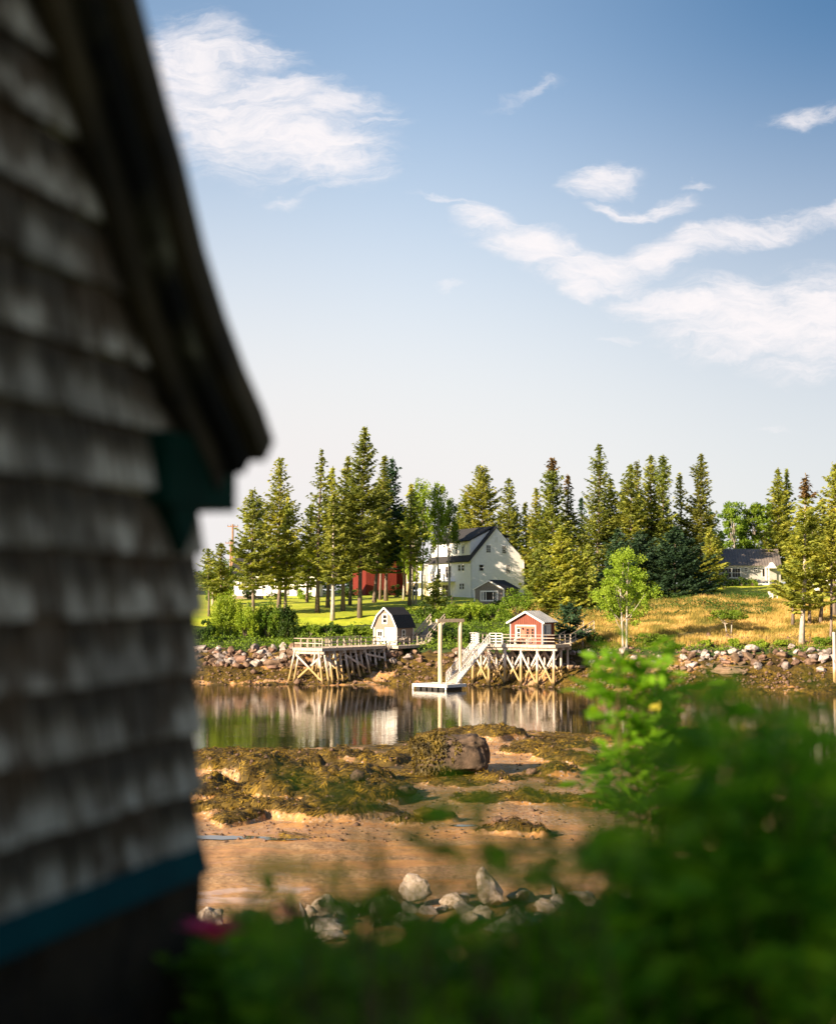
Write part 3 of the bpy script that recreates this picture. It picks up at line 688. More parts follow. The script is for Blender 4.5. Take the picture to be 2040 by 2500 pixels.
for i, (tx, ty, bx, Y, hw, cb, lab, op) in enumerate(BROAD):
    b = on(bx, Y); k = dict(op); k['m'] = LM[k['m']]
    broadleaf(b, P(tx, ty, Y).z, hw / F_PX * Y, max(zpx(cb, Y), b.z + .2), lab, 400 + i, **k)

# a background of woods well behind the houses
WOODS = [(488, 1400), (520, 1405), (590, 1385), (650, 1345), (690, 1330), (730, 1325), (760, 1310), (800, 1300), (835, 1290), (870, 1285), (905, 1290), (940, 1300), (975, 1310), (1000, 1320), (1262, 1250), (1330, 1240), (1420, 1215), (1520, 1200), (1700, 1235), (1735, 1250), (1220, 1262), (1090, 1262)]
for i, (px, py) in enumerate(WOODS):
    Y = 238 + (i * 7) % 15; b = on(px, Y)
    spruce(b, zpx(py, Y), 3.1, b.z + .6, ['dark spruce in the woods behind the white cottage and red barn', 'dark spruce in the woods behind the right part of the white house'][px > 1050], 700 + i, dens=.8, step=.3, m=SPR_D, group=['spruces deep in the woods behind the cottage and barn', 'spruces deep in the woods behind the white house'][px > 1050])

# ------------------------------------------------------------------ shrubs
SHR = [
 # centre px, base py (or None with Y), Y, height m, half width px, label, mat
 (558, 162, 6.6, 50, 'bright green round bush above the rocks beside the dark building', 'B', 7000),
 (600, 161.5, 4.8, 38, 'bright green bush spilling over the rocks, right of the largest bush', 'B', 4500),
 (655, 162, 4.8, 38, 'dark green bush in the middle of the rocky bank left of the long pier', 'M', 4200),
 (700, 162, 4.4, 34, 'dark green bush nearest the railed head of the long pier', 'D', 3600),
 (500, 160, 2.4, 30, 'shadowed bush low against the dark building edge', 'D', 1500),
 (755, 162, 1.9, 30, 'low green bush behind the pier railing, foot of the lawn', 'M', 1500),
 (805, 162, 1.7, 32, 'low dark green bush under the thick pale trunk', 'D', 1500),
 (858, 162.5, 1.5, 32, 'low green bush between two trunks behind the long pier', 'M', 1500),
 (900, 163, 1.6, 28, 'low bush touching the left wall of the barn-roofed shed', 'M', 1300),
 (1035, 172, 2.0, 30, 'green bush under the sloping walkway beside the small spruce', 'D', 1500),
 (1100, 170, 2.6, 40, 'large green bush on the bank behind the timber frame', 'M', 2200),
 (1150, 171, 2.6, 40, 'yellow-green bush on the bank between timber frame and red shed', 'B', 2200),
 (1205, 171, 2.4, 36, 'dark bush on the bank behind the gangway head', 'M', 2000),
 (1262, 174, 3.6, 44, 'light green bushy sapling between grey shed and red shed', 'M', 2600),
 (1120, 161, 2.0, 36, 'dark low bush above the stones behind the timber frame', 'D', 1600),
 (1190, 160, 2.0, 30, 'dark low bush above the stones beneath the red shed deck', 'D', 1400),
 (1075, 162, 1.8, 30, 'dark low bush above the stones under the sloping walkway', 'D', 1400),
 (1215, 182.5, 1.0, 22, 'low bush at the foot of the grey shingled shed window wall', 'D', 700),
 (1250, 181, 1.9, 22, 'dark bush against the side wall of the grey shingled shed', 'D', 900),
 (1450, 153.5, 1.6, 24, 'dark bush above the rocks right of the young shoreline spruce', 'D', 1200),
 (1575, 151.5, 1.5, 48, 'spreading dark green bush right of the twin white trunks', 'M', 2000),
 (1640, 150, 1.0, 26, 'small green bush on the rocks at the meadow edge', 'D', 800),
 (1718, 149.5, .8, 20, 'small bright tuft bush on the rocks below the flat-topped tree', 'B', 600),
 (1782, 149.5, 1.1, 20, 'pale green bush growing out of the stone bank', 'B', 800),
 (1850, 149.5, .8, 26, 'low bright bush on the stone bank left of the stout trunk', 'B', 700),
 (1895, 149.8, .9, 30, 'low bright bush beside the foot of the stout trunk', 'B', 800),
 (2000, 150, 1.3, 34, 'green bush right of the stout trunk', 'M', 1000),
 (735, 205, 1.7, 15, 'rounded clipped bush beside the white cottage gable', 'B', 800),
 (750, 203, 1.3, 14, 'pale flowering bush beside the rounded clipped one', 'M', 600),
 (605, 205, 1.6, 22, 'dark bush before the left end of the cottage porch', 'D', 700),
 (675, 206, 1.2, 28, 'low flowerbed bush along the cottage porch', 'M', 700),
 (1785, 209, 1.4, 18, 'dark round bush under the grey cottage windows, left one', 'D', 600),
 (1810, 209, 1.5, 16, 'dark round bush under the grey cottage windows, middle one', 'D', 600),
 (1834, 209, 1.3, 14, 'olive round bush under the small cottage windows', 'M', 500),
 (1765, 203, 2.4, 34, 'dark green bush left of the grey cottage lawn', 'D', 1500),
 (1700, 196, 2.0, 40, 'shadowed bush at the foot of the massive blue-green spruce', 'D', 1500),
 (1480, 176, 1.4, 30, 'shadowed bush behind the bright green leafy tree', 'D', 900),
 (920, 206, 1.6, 30, 'dark bush below the red barn wall', 'D', 900),
 (968, 206, 1.8, 30, 'dark bush right of the red barn', 'D', 900),
 (850, 206, 1.6, 40, 'dark bush behind the trunks left of the red barn', 'D', 1100),
]
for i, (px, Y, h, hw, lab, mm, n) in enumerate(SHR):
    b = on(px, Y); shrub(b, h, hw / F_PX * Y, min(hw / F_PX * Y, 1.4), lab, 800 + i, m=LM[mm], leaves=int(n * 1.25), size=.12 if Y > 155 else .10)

def veg_stuff(name, n, xr, yr, hmin, hmax, m, seed, label, cat, cond=None, size=.12):
    rs = np.random.RandomState(seed); Y = rs.uniform(*yr, n); px = rs.uniform(*xr, n); X = (px - 1020) / F_PX * Y
    keep = np.ones(n, bool) if cond is None else cond(px, X, Y); X, Y, px = X[keep], Y[keep], px[keep]; n = len(X)
    if name == 'undergrowth' and yr[0] == 155: k2 = ~((px > 985) & (px < 1080) & (Y < 169) & (Y > 160)); X, Y, px = X[k2], Y[k2], px[k2]; n = len(X)
    clump = np.clip(.5 + 1.2 * fbm(X * .7, Y * .7, seed, 3), .05, 1.3); Z = ground_z(X, Y) + rs.rand(n) ** .7 * (hmin + (hmax - hmin) * clump)
    C = np.stack([X, Y, Z], -1); A = norm(rot_unit(n, rs) + np.array([0, 0, .5])) * size * rs.uniform(.6, 1.3, (n, 1)); B = norm(np.cross(A, rot_unit(n, rs))) * size * .5
    V, Fq = quads(C, A, B); return tag(mesh_np(name, V, Fq, m), label, cat, kind='stuff')
def bank_zone(px, X, Y):
    u = X / Y; ft = np.interp(u, UC, [q[0] for q in FARS[2]]); fl = np.interp(u, UC, [q[0] for q in FARS[3]]); return (Y > ft) & (Y < fl + np.where(px < 930, -5.5, 5) - 3 * (px > 1240))
veg_stuff('undergrowth', 42000, (440, 1330), (155, 184), .1, 1.0, LEAF_M, 21, 'tangled green undergrowth covering the bank between rocks and lawn', 'undergrowth', bank_zone, .13)
veg_stuff('undergrowth', 11000, (1330, 2100), (146, 156), .05, .55, LEAF_M, 22, 'low green weeds along the top of the stone bank below the meadow', 'undergrowth', lambda p, X, Y: (Y > np.interp(X / Y, UC, [q[0] for q in FARS[2]]) + .3) & (Y < np.interp(X / Y, UC, [q[0] for q in FARS[2]]) + 4) & (fbm(X * .4, Y * .4, 5, 3) > -.25), .09)
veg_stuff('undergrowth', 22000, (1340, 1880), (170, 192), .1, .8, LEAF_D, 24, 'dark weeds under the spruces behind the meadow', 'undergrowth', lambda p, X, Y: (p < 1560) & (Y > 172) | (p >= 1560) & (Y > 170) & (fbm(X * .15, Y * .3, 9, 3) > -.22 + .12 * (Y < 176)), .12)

def meadow():
    rs = np.random.RandomState(5); n = 90000; px = rs.uniform(1250, 2140, n); Y = rs.uniform(150, 186, n); X = (px - 1020) / F_PX * Y
    ft = np.interp(X / Y, UC, [q[0] for q in FARS[2]]); k = (Y > ft + 2.5) & ((px > 1340) | (Y > 162)) & (fbm(X * .2, Y * .2, 61, 3) > -.38); X, Y = X[k], Y[k]; n = len(X)
    h = rs.uniform(.22, .62, n) * np.clip(.9 + fbm(X * .3, Y * .3, 62, 3), .4, 1.3); Z = ground_z(X, Y); a = rs.uniform(0, 6.28, n); w = .030
    p0 = np.stack([X - np.cos(a) * w, Y - np.sin(a) * w, Z - .02], -1); p1 = np.stack([X + np.cos(a) * w, Y + np.sin(a) * w, Z - .02], -1)
    tp = np.stack([X + rs.normal(0, .12, n) + .08, Y + rs.normal(0, .12, n), Z + h], -1); V = np.stack([p0, p1, tp], 1).reshape(-1, 3)
    m = mat('dry_meadow_grass', (.09, .13, .02), (.42, .31, .08), .35, .8, trans=.3, c3=(.74, .52, .20), contrast=(.33, .66))
    tag(mesh_np('grass', V, np.arange(len(V)).reshape(-1, 3), m), 'tall golden meadow grass between the stone bank and the spruces', 'grass', kind='stuff')
meadow()
# ------------------------------------------------------------------ buildings
def window(F, a, z, w, h, parent, cols=2, rows=2, frame=WHITE, fw=.07, sash=True, pane_m=None):
    """frame with its glass set back, on the face whose frame is F (d = 0 plane, outward is -d)"""
    mb = MB()
    for (a0, a1, z0, z1) in ((a - fw, a + w + fw, z - fw, z), (a - fw, a + w + fw, z + h, z + h + fw), (a - fw, a, z, z + h), (a + w, a + w + fw, z, z + h)): mb.fbox(F, a0, a1, -.06, .01, z0, z1)
    for k in range(1, cols): x = a + w * k / cols; mb.fbox(F, x - .018, x + .018, -.045, -.012, z, z + h)
    for k in range(1, rows):
        y = z + h * k / rows; t = .035 if (sash and rows % 2 == 0 and k == rows // 2) else .018
        mb.fbox(F, a, a + w, -.048, -.014, y - t, y + t)
    o = mb.build('window', frame, parent); p = MB(); p.fbox(F, a, a + w, -.010, .004, z, z + h); p.build('pane', pane_m or GLASS, o); return o

def gable_walls(F, w, l, eh, ph, m, parent, name='wall'):
    mb = MB(); mb.prism([F.p(0, 0, 0), F.p(w, 0, 0), F.p(w, 0, eh), F.p(w / 2, 0, ph), F.p(0, 0, eh)], F.b * l); return mb.build(name, m, parent)
def roof_slabs(F, w, l, eh, ph, m, parent, over=.25, th=.09, front=.25, seams=0, name='roof'):
    mb = MB(); s = (ph - eh) / (w / 2); 
    for sg in (0, 1):
        a0 = -over if sg == 0 else w + over; z0 = eh - s * over
        p = [F.p(a0, -front, z0 + .01), F.p(w / 2, -front, ph + .01), F.p(w / 2, -front, ph + .01 + th), F.p(a0, -front, z0 + .01 + th)]
        mb.prism(p, F.b * (l + 2 * front))
        if seams:
            n = int(l / seams)
            for k in range(n + 1):
                d = -front + .04 + k * (l + 2 * front - .08) / n; mb.beam(F.p(a0, d, z0 + th + .03), F.p(w / 2, d, ph + th + .03), .03, .05)
    return mb.build(name, m, parent)
def rakes(F, w, eh, ph, parent, over=.25, front=.25, h=.16, m=WHITE):
    mb = MB(); s = (ph - eh) / (w / 2)
    for a0 in (-over, w + over): mb.beam(F.p(a0, -front - .02, eh - s * over - .03), F.p(w / 2, -front - .02, ph - .03 + .0), .05, h)
    return mb.build('trim', m, parent)

# --- white three-storey house
def white_house():
    Yh = 203; O = P(1149, 1458, Yh); O.z = gz(O.x, O.y) - .15; root = empty('white_house', O, 'large white clapboard house with steep dark roof and balcony among the spruces', 'house')
    phi = R(23); F = Fr(O, (math.cos(phi), math.sin(phi))); k = Yh / F_PX; cw = math.cos(phi)
    def ax(px): return (px - 1149) * k / cw * (1 + .004)
    def az(py): return zpx(py, Yh + 2) - O.z
    eh = az(1365); ph = az(1288); pk = ax(1212); ea = ax(1297); eaz = az(1378); L = 15.2
    mb = MB(); mb.prism([F.p(0, 0, 0), F.p(ax(1283), 0, 0), F.p(ax(1283), 0, eaz + .75), F.p(pk, 0, ph), F.p(0, 0, eh)], F.b * L); mb.build('wall', CLAP, root)
    # roof: left steep slope, right slope with its flatter kick
    mb = MB(); t = .14; ov = .3
    sl = (ph - eh) / pk
    mb.prism([F.p(-.4, -ov, eh - .4 * sl), F.p(pk, -ov, ph), F.p(pk, -ov, ph + t + .05), F.p(-.4, -ov, eh - .4 * sl + t + .05)], F.b * (L + 2 * ov))
    xm = ax(1262); zm = ph - (ph - eaz - .6) * (xm - pk) / (ax(1283) - pk) * 1.02 
    mb.prism([F.p(pk, -.03, ph + .02), F.p(xm, -.03, zm + .10), F.p(ea, -.03, eaz + .05), F.p(ea, -.03, eaz + .17), F.p(xm, -.03, zm + .10 + t), F.p(pk, -.03, ph + .05 + t)], F.b * (L + .3)); mb.build('roof', ROOF_DARK, root)
    # dormer on the left slope
    G = F; d0 = 1.0; dz1 = az(1321); xw = .35; mb = MB(); mb.prism([F.p(xw, d0, eh + .2), F.p(pk, d0, ph - .3), F.p(pk, d0, ph - .12), F.p(xw, d0, dz1)], F.b * (L - 1.4)); dm = mb.build('dormer', CLAP, root)
    mb = MB(); mb.prism([F.p(xw - .3, d0 - .25, dz1 - .06), F.p(pk, d0 - .25, ph + .12), F.p(pk, d0 - .25, ph + .26), F.p(xw - .3, d0 - .25, dz1 + .08)], F.b * (L - .9)); mb.build('dormer_roof', ROOF_DARK, dm)
    # front windows
    for (x0, x1, y0, y1, r) in ((1187.5, 1197.5, 1332, 1349, 4), (1227, 1236.5, 1333.5, 1350.5, 4), (1170, 1179.5, 1379.5, 1393.5, 2), (1236.8, 1246, 1380, 1399, 4)):
        window(F, ax(x0), az(y1), ax(x1) - ax(x0), az(y0) - az(y1), root, 3 if r == 4 else 1, r)
    v = MB(); v.fbox(F, pk - .25, pk + .25, -.03, .01, ph - 2.2, ph - 1.4); v.build('gable_vent', WHITE, root)
    # left wall
    G = F.left(L); sp = math.sin(phi) / k
    def lx(px): return L - (1149 - px) / (F_PX / (Yh + 3)) / math.sin(phi)
    for (x0, x1, y0, y1, c, r) in ((1121, 1126.5, 1379.5, 1392.5, 1, 2), (1129, 1134.5, 1379.5, 1392.5, 1, 2), (1124, 1128, 1425, 1438, 1, 2), (1130, 1134, 1425, 1438, 1, 2), (1092, 1097, 1381, 1408, 1, 2), (1098.5, 1104, 1381, 1408, 1, 2), (1060, 1064, 1392, 1405, 1, 2), (1075, 1080, 1385, 1407, 1, 2), (1084, 1098, 1428, 1455, 2, 2)):
        a = lx(x0); window(G, a, az(y1), max(.35, lx(x1) - a), az(y0) - az(y1), root, c, r, fw=.06)
    H = Fr(F.p(xw, L - .4, 0), (-F.b)[:2])
    for px in (1097, 1112, 1127):
        a = lx(px) - .4 - .35; window(H, a, az(1351), .62, az(1334) - az(1351), dm, 2, 3, fw=.06)
    c = MB(); 
    for (a, d) in ((0, 0), (ax(1283) - .16, 0)): c.fbox(F, a - .02, a + .16, -.04, .06, 0, eh if a == 0 else eaz + .3)
    c.build('trim', WHITE, root)
    # balcony
    bz = az(1418); bl = lx(1113); b0 = lx(1022) ; mb = MB(); mb.fbox(G, b0, bl, -1.9, -.02, bz - .18, bz); bal = mb.build('balcony', WHITE, root)
    mb = MB(); 
    for a in np.linspace(b0 + .08, bl - .08, 7): mb.fbox(G, a - .045, a + .045, -1.86, -1.77, bz, bz + 1.0)
    mb.fbox(G, b0, bl, -1.87, -1.76, bz + .93, bz + 1.0); mb.fbox(G, b0, bl, -1.84, -1.79, bz + .45, bz + .49); mb.build('railing', PIER_WOOD, bal)
    for a, zt_ in ((b0 + .6, bz - .18), ((b0 + bl) / 2, bz - .18), (b0 - .12, bz + 1.3)): mb = MB(); mb.fbox(G, a - .09, a + .09, -1.85, -1.67, 0, zt_); mb.build('post', TIMBER, bal)
    mb = MB(); mb.beam(G.p(b0 + .8, -1.76, .3), G.p(b0 + 2.7, -1.76, bz - .3), .09, .12); mb.build('brace', TIMBER, bal)
    mb = MB(); mb.fbox(G, b0 - .2, b0 + 1.1, .1, 1.5, 0, az(1374)); mb.fbox(G, b0 - .35, b0 + 1.25, -.05, 1.65, az(1374), az(1371.5)); mb.build('chimney', CLAP, root)
    # rear wing and porch on the right
    W = Fr(F.p(ax(1283), 1.6, 0), F.f[:2]); mb = MB(); mb.fbox(W, .02, 3.6, 0, 5, .9, 1.1); mb.fbox(W, 0.02, 3.4, 2.2, 6, 1.1, 4.3); mb.build('porch', CLAP, root)
    mb = MB(); mb.prism([W.p(-1.8, -.3, 6.6), W.p(3.8, -.3, 4.2), W.p(3.8, -.3, 4.35), W.p(-1.8, -.3, 6.8)], F.b * 6); mb.build('porch_roof', ROOF_DARK, root)
    mb = MB()
    for a in (.15, 1.8, 3.4): mb.fbox(W, a, a + .14, .05, .2, 1.1, 4.4 - .2 * a)
    for a in np.linspace(.2, 3.5, 16): mb.fbox(W, a, a + .04, .06, .10, 1.1, 2.0)
    mb.fbox(W, .1, 3.6, .04, .12, 2.0, 2.06); mb.build('porch_railing', WHITE, root)
    mb = MB(); mb.fbox(F, ax(1240), ax(1262), 2.2, 5.0, ph - 2.9, ph - 1.35); q = mb.build('small_dormer', CLAP, root)
    mb = MB(); mb.prism([F.p(ax(1228), 2.0, ph - .8), F.p(ax(1264), 2.0, ph - 1.3), F.p(ax(1264), 2.0, ph - 1.15), F.p(ax(1228), 2.0, ph - .6)], F.b * 3.2); mb.build('dormer_roof', ROOF_DARK, q)
    mb = MB(); mb.fbox(F, -9, -.05, 2, 3.6, .0, .22)
white_house()

# --- grey shingled shed with picture window
def grey_shed():
    Y = 185; a = P(1157, 1478, Y); b = P(1230, 1478, Y - 2.2); O = Vector((a.x, a.y, gz(a.x, a.y) - .1)); F = Fr(O, (b.x - a.x, b.y - a.y)); w = (b - a).length; l = 4.3
    root = empty('shingled_shed', O, 'low grey shingled shed with white framed picture window below the white house', 'shed')
    eh = zpx(1438, Y) - O.z; ph = zpx(1417.5, Y) - O.z
    gable_walls(F, w, l, eh, ph, SHINGLE_GREY, root); roof_slabs(F, w, l, eh, ph, ROOF_DARK, root, over=.12, front=.12); rakes(F, w, eh, ph, root, .14, .12, .17)
    mb = MB()
    for x in (-.03, w - .13): mb.fbox(F, x, x + .16, -.03, .1, 0, eh + .03)
    mb.build('corner_board', WHITE, root)
    k = w / 73.; x0 = (1175 - 1157) * k; ww = (1213 - 1175) * k; z0 = zpx(1465, Y) - O.z; hh = zpx(1445, Y) - O.z - z0
    window(F, x0, z0, ww, hh, root, 1, 1, fw=.16)
    mb = MB()
    for f in (.06, .12, .27, .74, .90): mb.fbox(F, x0 + ww * f, x0 + ww * f + .09, -.05, -.013, z0, z0 + hh)
    mb.build('mullion', WHITE, root)
grey_shed()

# --- gambrel-roofed shed on the long pier
ZA = zpx(1578, 154)          # deck height of the long pier
AXA = Vector((.6, .8, 0)).normalized(); FA = Vector((.8, -.6, 0))
HL = P(716, 1582, 150.2)     # head, left corner
PA = Fr((HL.x, HL.y, ZA), FA[:2], AXA[:2])
def gambrel_shed():
    w, l = 3.25, 3.15; c = P(912, 1576, 160.6); F = Fr((c.x, c.y, ZA), FA[:2], AXA[:2])
    root = empty('gambrel_shed', F.O, 'small shingled shed with barn-shaped dark roof and white doors on the long pier', 'shed')
    k = 160.6 / F_PX; e = 1.95; n1 = 3.25; pk = 4.1; i1 = .62
    poly = [(0, 0), (w, 0), (w, e), (w - i1, n1), (w / 2, pk), (i1, n1), (0, e)]
    mb = MB(); mb.prism([F.p(a, 0, z) for a, z in poly], F.b * l); mb.build('wall', SHINGLE_TAN, root)
    mb = MB(); ln = [(-.16, e - .12), (i1 - .03, n1 + .03), (w / 2, pk + .04), (w - i1 + .03, n1 + .03), (w + .16, e - .12)]
    for (p, q) in zip(ln, ln[1:]):
        d = Vector((q[0] - p[0], q[1] - p[1])).normalized(); nn = Vector((-d.y, d.x)) * .07
        mb.prism([F.p(p[0], -.2, p[1]), F.p(q[0], -.2, q[1]), F.p(q[0] + nn.x, -.2, q[1] + nn.y), F.p(p[0] + nn.x, -.2, p[1] + nn.y)], F.b * (l + .4))
    mb.build('roof', ROOF_DARK, root)
    mb = MB()
    for (p, q) in zip(ln, ln[1:]): mb.beam(F.p(p[0], -.23, p[1] - .03), F.p(q[0], -.23, q[1] - .03), .05, .17)
    for x in (-.02, w - .13): mb.fbox(F, x, x + .15, -.03, .1, 0, e)
    G = F.right(w); mb.fbox(G, -.02, .14, -.035, .05, .0, e); mb.fbox(G, l - .14, l, -.035, .05, .0, e); mb.build('trim', WHITE, root)
    window(F, w / 2 - .24, 2.45, .48, .85, root, 1, 2, fw=.14); window(F, .62, .95, .62, .5, root, 2, 1, fw=.2)
    mb = MB(); mb.fbox(F, .45, w - .22, -.035, -.003, .02, .72); mb.fbox(F, 1.62, w - .22, -.045, -.004, .74, 1.9); mb.build('door', WHITE, root)
    window(G, 1.05, .75, .42, .85, root, 1, 2, fw=.09)
gambrel_shed()

def rail(F, pts, h, parent, post=.09, mid=(.5,), m=PIER_WOOD, gap=1.2, name='railing', capw=.12):
    """posts and rails through frame-space points (a, d[, z])"""
    mb = MB()
    P3 = [F.p(p[0], p[1], p[2] if len(p) > 2 else 0) for p in pts]
    for p, q in zip(P3, P3[1:]):
        n = max(1, round((q - p).length / gap))
        for k in range(n + 1):
            c = p.lerp(q, k / n); mb.beam(c - Vector((0, 0, .06)), c + Vector((0, 0, h - .03)), post, post, (1, 0, 0))
        mb.beam(p + Vector((0, 0, h)), q + Vector((0, 0, h)), capw, .05)
        for f in mid: mb.beam(p + Vector((0, 0, h * f)), q + Vector((0, 0, h * f)), .035, .09)
    return mb.build(name, m, parent)

def pile(p0, p1, parent, r=.13):
    mb = MB(); mb.cyl(p0, p1, r * 1.1, r * .92, 9, 4, .015); return mb.build('pile', PILE, parent, smooth=False)
def brace(p0, p1, parent):
    mb = MB(); mb.beam(p0, p1, .07, .19); return mb.build('brace', PILE, parent)
def planks(F, a0, a1, d0, d1, z, parent, across=True, m=DECK_WOOD, w=.14, th=.05, skirt=.26):
    mb = MB()
    if across:
        d = d0
        while d < d1 - .02: mb.fbox(F, a0, a1, d, min(d + w - .012, d1), z - th, z + random.uniform(-.004, .004)); d += w
    else:
        a = a0
        while a < a1 - .02: mb.fbox(F, a, min(a + w - .012, a1), d0, d1, z - th, z + random.uniform(-.004, .004)); a += w
    o = mb.build('deck', m, parent); s = MB()
    for a in np.linspace(a0 + .05, a1 - .05, 4): s.fbox(F, a - .05, a + .05, d0 + .02, d1 - .02, z - th - skirt, z - th - .003)
    s.fbox(F, a0 - .03, a1 + .03, d0 - .05, d0 - .002, z - th - skirt, z - .01); s.build('joist', PIER_WOOD, o); return o

def long_pier():
    F = PA; L = 16.2; w = 4.0; root = empty('long_pier', Vector((HL.x, HL.y, 0)), 'long weathered wooden pier on leaning piles with shingled shed at its landward end', 'pier')
    planks(F, 0, w, 0, L, 0, root); planks(F, w + .02, w + 1.5, 10.9, L, 0, root)
    rail(F, [(.06, L - 5), (.06, .06), (w - .06, .06)], .98, root, gap=1.02, mid=(.5,)); rail(F, [(w - .06, .08), (w - .06, 10.8), (w + 1.4, 11.0), (w + 1.4, 13.1)], .98, root, gap=1.25, mid=(.5,))
    rail(F, [(w + 1.4, 14.5), (w + 1.4, L - .1)], .98, root, gap=1.0)
    for (a0, d0, lab) in ((.3, .5, 0),):
        mb = MB()
        for k in range(3): mb.beam(F.p(3.0 + k * .22, 2.2, -3.0), F.p(2.5 + k * .22, 2.2, 1.0), .07, .07)
        mb.build('ladder', PIER_WOOD, root)
    for j, d in enumerate((.25, 3.6, 7.0, 10.2, 13.0, 15.9, 1.9, 5.3, 8.6, 11.7, 14.4)):
        mb = MB(); mb.fbox(F, -.1, w + .1, d - .13, d + .13, -.62, -.33); mb.build('cap_beam', PIER_WOOD, root)
        ends = []
        for (at, ab, dd) in ((.15, -.75, -.15), (.55, -.25, .15), (w - .55, w + .25, -.15), (w - .12, w + .85, .2), (w / 2, w / 2, .0)):
            if at == w / 2 and j < 2 or j > 5 and at < w / 2: continue
            q = F.p(ab, d + dd - .25, 0); zg = gz(q.x, q.y); q = F.p(ab if zg < 1.2 else (ab + at) / 2, d + dd - .2, 0); zg = gz(q.x, q.y)
            p1 = F.p(at, d + dd, -.34); pile(Vector((q.x, q.y, min(zg, 0 if j == 0 else zg) - .5)), p1, root, .125); ends.append((Vector((q.x, q.y, zg)), p1))
        if j < 5:
            lz = max(gz(*F.p(w / 2, d, 0)[:2]) + .35, .5)
            brace(F.p(.4, d - .28, -.7), Vector((*F.p(w - .1, d - .3, 0)[:2], lz)), root); brace(F.p(w - .4, d + .26, -.7), Vector((*F.p(.0, d + .28, 0)[:2], lz)), root)
    for (d0, d1) in ((.3, 3.5), (3.7, 6.9), (7.1, 10.1)):
        za = max(gz(*F.p(w + .3, d0, 0)[:2]) + .4, .6); zb = max(gz(*F.p(w + .3, d1, 0)[:2]) + .4, .6)
        brace(F.p(w + .1, d0, -.8), Vector((*F.p(w + .3, d1, 0)[:2], zb)), root)
    # loose planks and steps down to the stones
    S = F; mb = MB(); top = F.p(w + .9, 13.0, -.05); bot = F.p(w - .2, 11.4, 0); bot = Vector((bot.x - .2, bot.y - .4, gz(bot.x, bot.y) + .15)); side = (top - bot).cross(Vector((0, 0, 1))).normalized() * .42
    for sg in (-1, 1): mb.beam(bot + side * sg, top + side * sg, .06, .2)
    for k in range(1, 9): c = bot.lerp(top, k / 9); mb.beam(c - side, c + side, .22, .04)
    for sg in (-1, 1): mb.beam(bot + side * sg + Vector((0, 0, .9)), top + side * sg + Vector((0, 0, .9)), .05, .08); mb.beam(bot + side * sg, bot + side * sg + Vector((0, 0, .92)), .07, .07)
    mb.build('stair', PIER_WOOD, root)
    # walkway rising to the lawn
    p0 = F.p(w + .7, L - .3, 0); p1 = P(1068, 1520, 166.2)
    d = (p1 - p0); side = d.cross(Vector((0, 0, 1))).normalized() * .85; mb = MB(); n = int(d.length / .16)
    for k in range(n): c = p0 + d * ((k + .5) / n); mb.beam(c - side, c + side, .145, .05)
    for sg in (-1, 1): mb.beam(p0 + side * sg * .92 - Vector((0, 0, .2)), p1 + side * sg * .92 - Vector((0, 0, .2)), .12, .42)
    wk = mb.build('walkway', DECK_WOOD, root); mb = MB()
    for sg in (-1, 1):
        for k in range(6): c = p0 + d * (k / 5) + side * sg; mb.beam(c - Vector((0, 0, .2)), c + Vector((0, 0, .95)), .12, .12, (1, 0, 0))
        for h in (.95, .5): mb.beam(p0 + side * sg + Vector((0, 0, h)), p1 + side * sg + Vector((0, 0, h)), .09, .15)
    mb.build('walkway_railing', PIER_WOOD, wk)
    for t in (.42, .8):
        for sg in (-1, 1): c = p0 + d * t + side * sg; pile(Vector((c.x, c.y, gz(c.x, c.y) - .3)), c - Vector((0, 0, .1)), root, .07)
long_pier()

